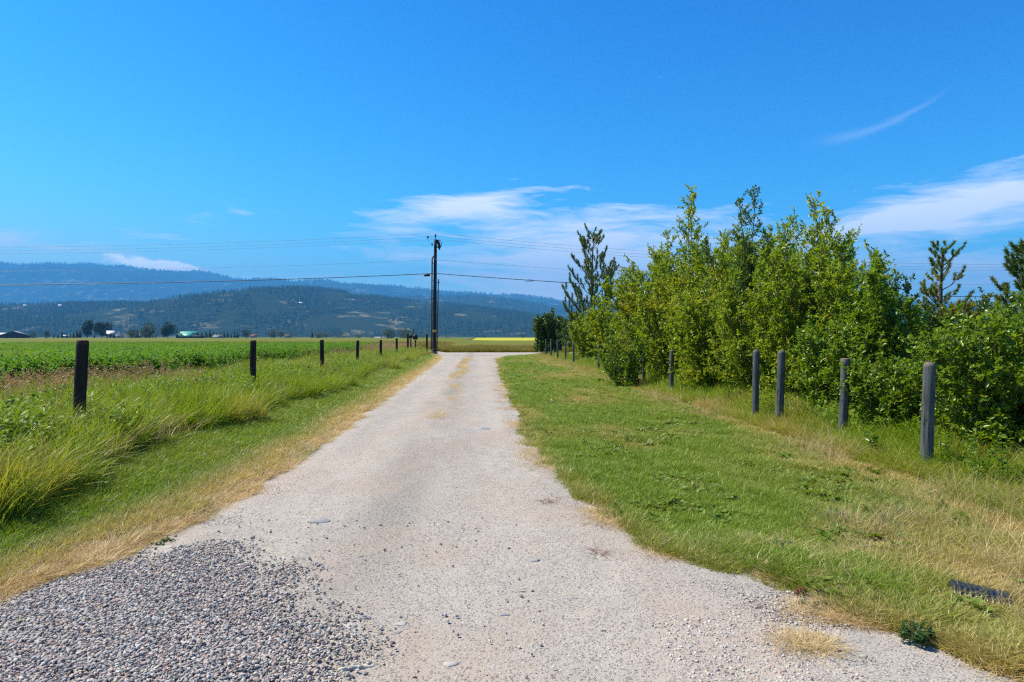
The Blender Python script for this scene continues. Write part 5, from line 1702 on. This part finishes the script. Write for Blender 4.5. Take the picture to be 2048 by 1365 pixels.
HV, HVS, HX = hill('wooded_hill', RD, 4200, 1500, 1400, 35, 'wooded hill with a rounded knob and pale clearings', 80, 700, 17, 95000, 'conifer forest on the nearest hill', 0.9)


def on_hill(px, row):
    """first point of the nearest hill's front slope seen at (px,row)"""
    best = None
    for i in range(41):
        yv = HV[i, 0, 1]
        x, y = (px - 957) / FPX * yv, yv
        z = np.interp(x, HX, HV[i, :, 2])
        rw = 674 - (z - CAM_H) / yv * FPX
        if rw <= row:
            return x, y, z
    return x, y, z


x, y, z = on_hill(25, 642)
root = empty('water_tank', (x, y, z), 'round white water tank low on the wooded hill', 'water tank')
r_ = 17
tz = [0, 26, 29, 31]
v_, f_ = tubes([([(0, 0, q) for q in (-8, 26)], [r_, r_])], 24)
link('tank_wall', mesh_np('tank_wall', v_, f_, M_WALL_L, True), root)
v_, f_ = tubes([([(0, 0, 26.2), (0, 0, 28.5), (0, 0, 30)], [r_ * 1.02, r_ * 0.7, r_ * 0.1])], 24)
link('tank_roof', mesh_np('tank_roof', v_, f_, M_ROOF_W, True), root)
for px, row, w, lab in [(48, 626, 21, 'pale gabled house high on the wooded hill above the tank'), (150, 618, 18, 'white house near the crest of the wooded hill'), (84, 618, 15, 'small tan roofed house at the left crest of the wooded hill'), (608, 611, 16, 'white house below the rounded knob of the hill')]:
    x, y, z = on_hill(px, row)
    yc = y
    house('hill_house', lab, 957 + 67 - 67, 1, w, w * 0.7, w * 0.35, w * 0.25, M_WALL_L, M_ROOF_W if row < 620 else M_ROOF_R, 0.3, 'x', 'house', grp='houses on the wooded hill')
    h_ = [o for o in COL.objects if o.name.startswith('hill_house')][-1]
    h_.location = (x, y - 10, z + 2)

# ------------------------------------------------------------------ air
mv = bpy.data.materials.new('air')
mv.use_nodes = True
A = NT(mv.node_tree)
A.n.clear()
pv = A.new('ShaderNodeVolumePrincipled')
pv.inputs['Color'].default_value = (0.10, 0.46, 1.0, 1)
pv.inputs['Density'].default_value = 1.05e-4
pv.inputs['Anisotropy'].default_value = 0.0
ao = A.new('ShaderNodeOutputMaterial')
mv.cycles.volume_sampling = 'DISTANCE'
A.l.new(pv.outputs[0], ao.inputs['Volume'])
v_, f_ = box((0, 8400, 760), (43000, 21600, 1540))
v_[:, 2] = np.where(v_[:, 2] < 0, -8.0, 1800.0)
tag(link('haze', mesh_np('haze', v_, f_, mv)), 'thin blue summer haze over the whole valley', 'haze', kind='stuff')
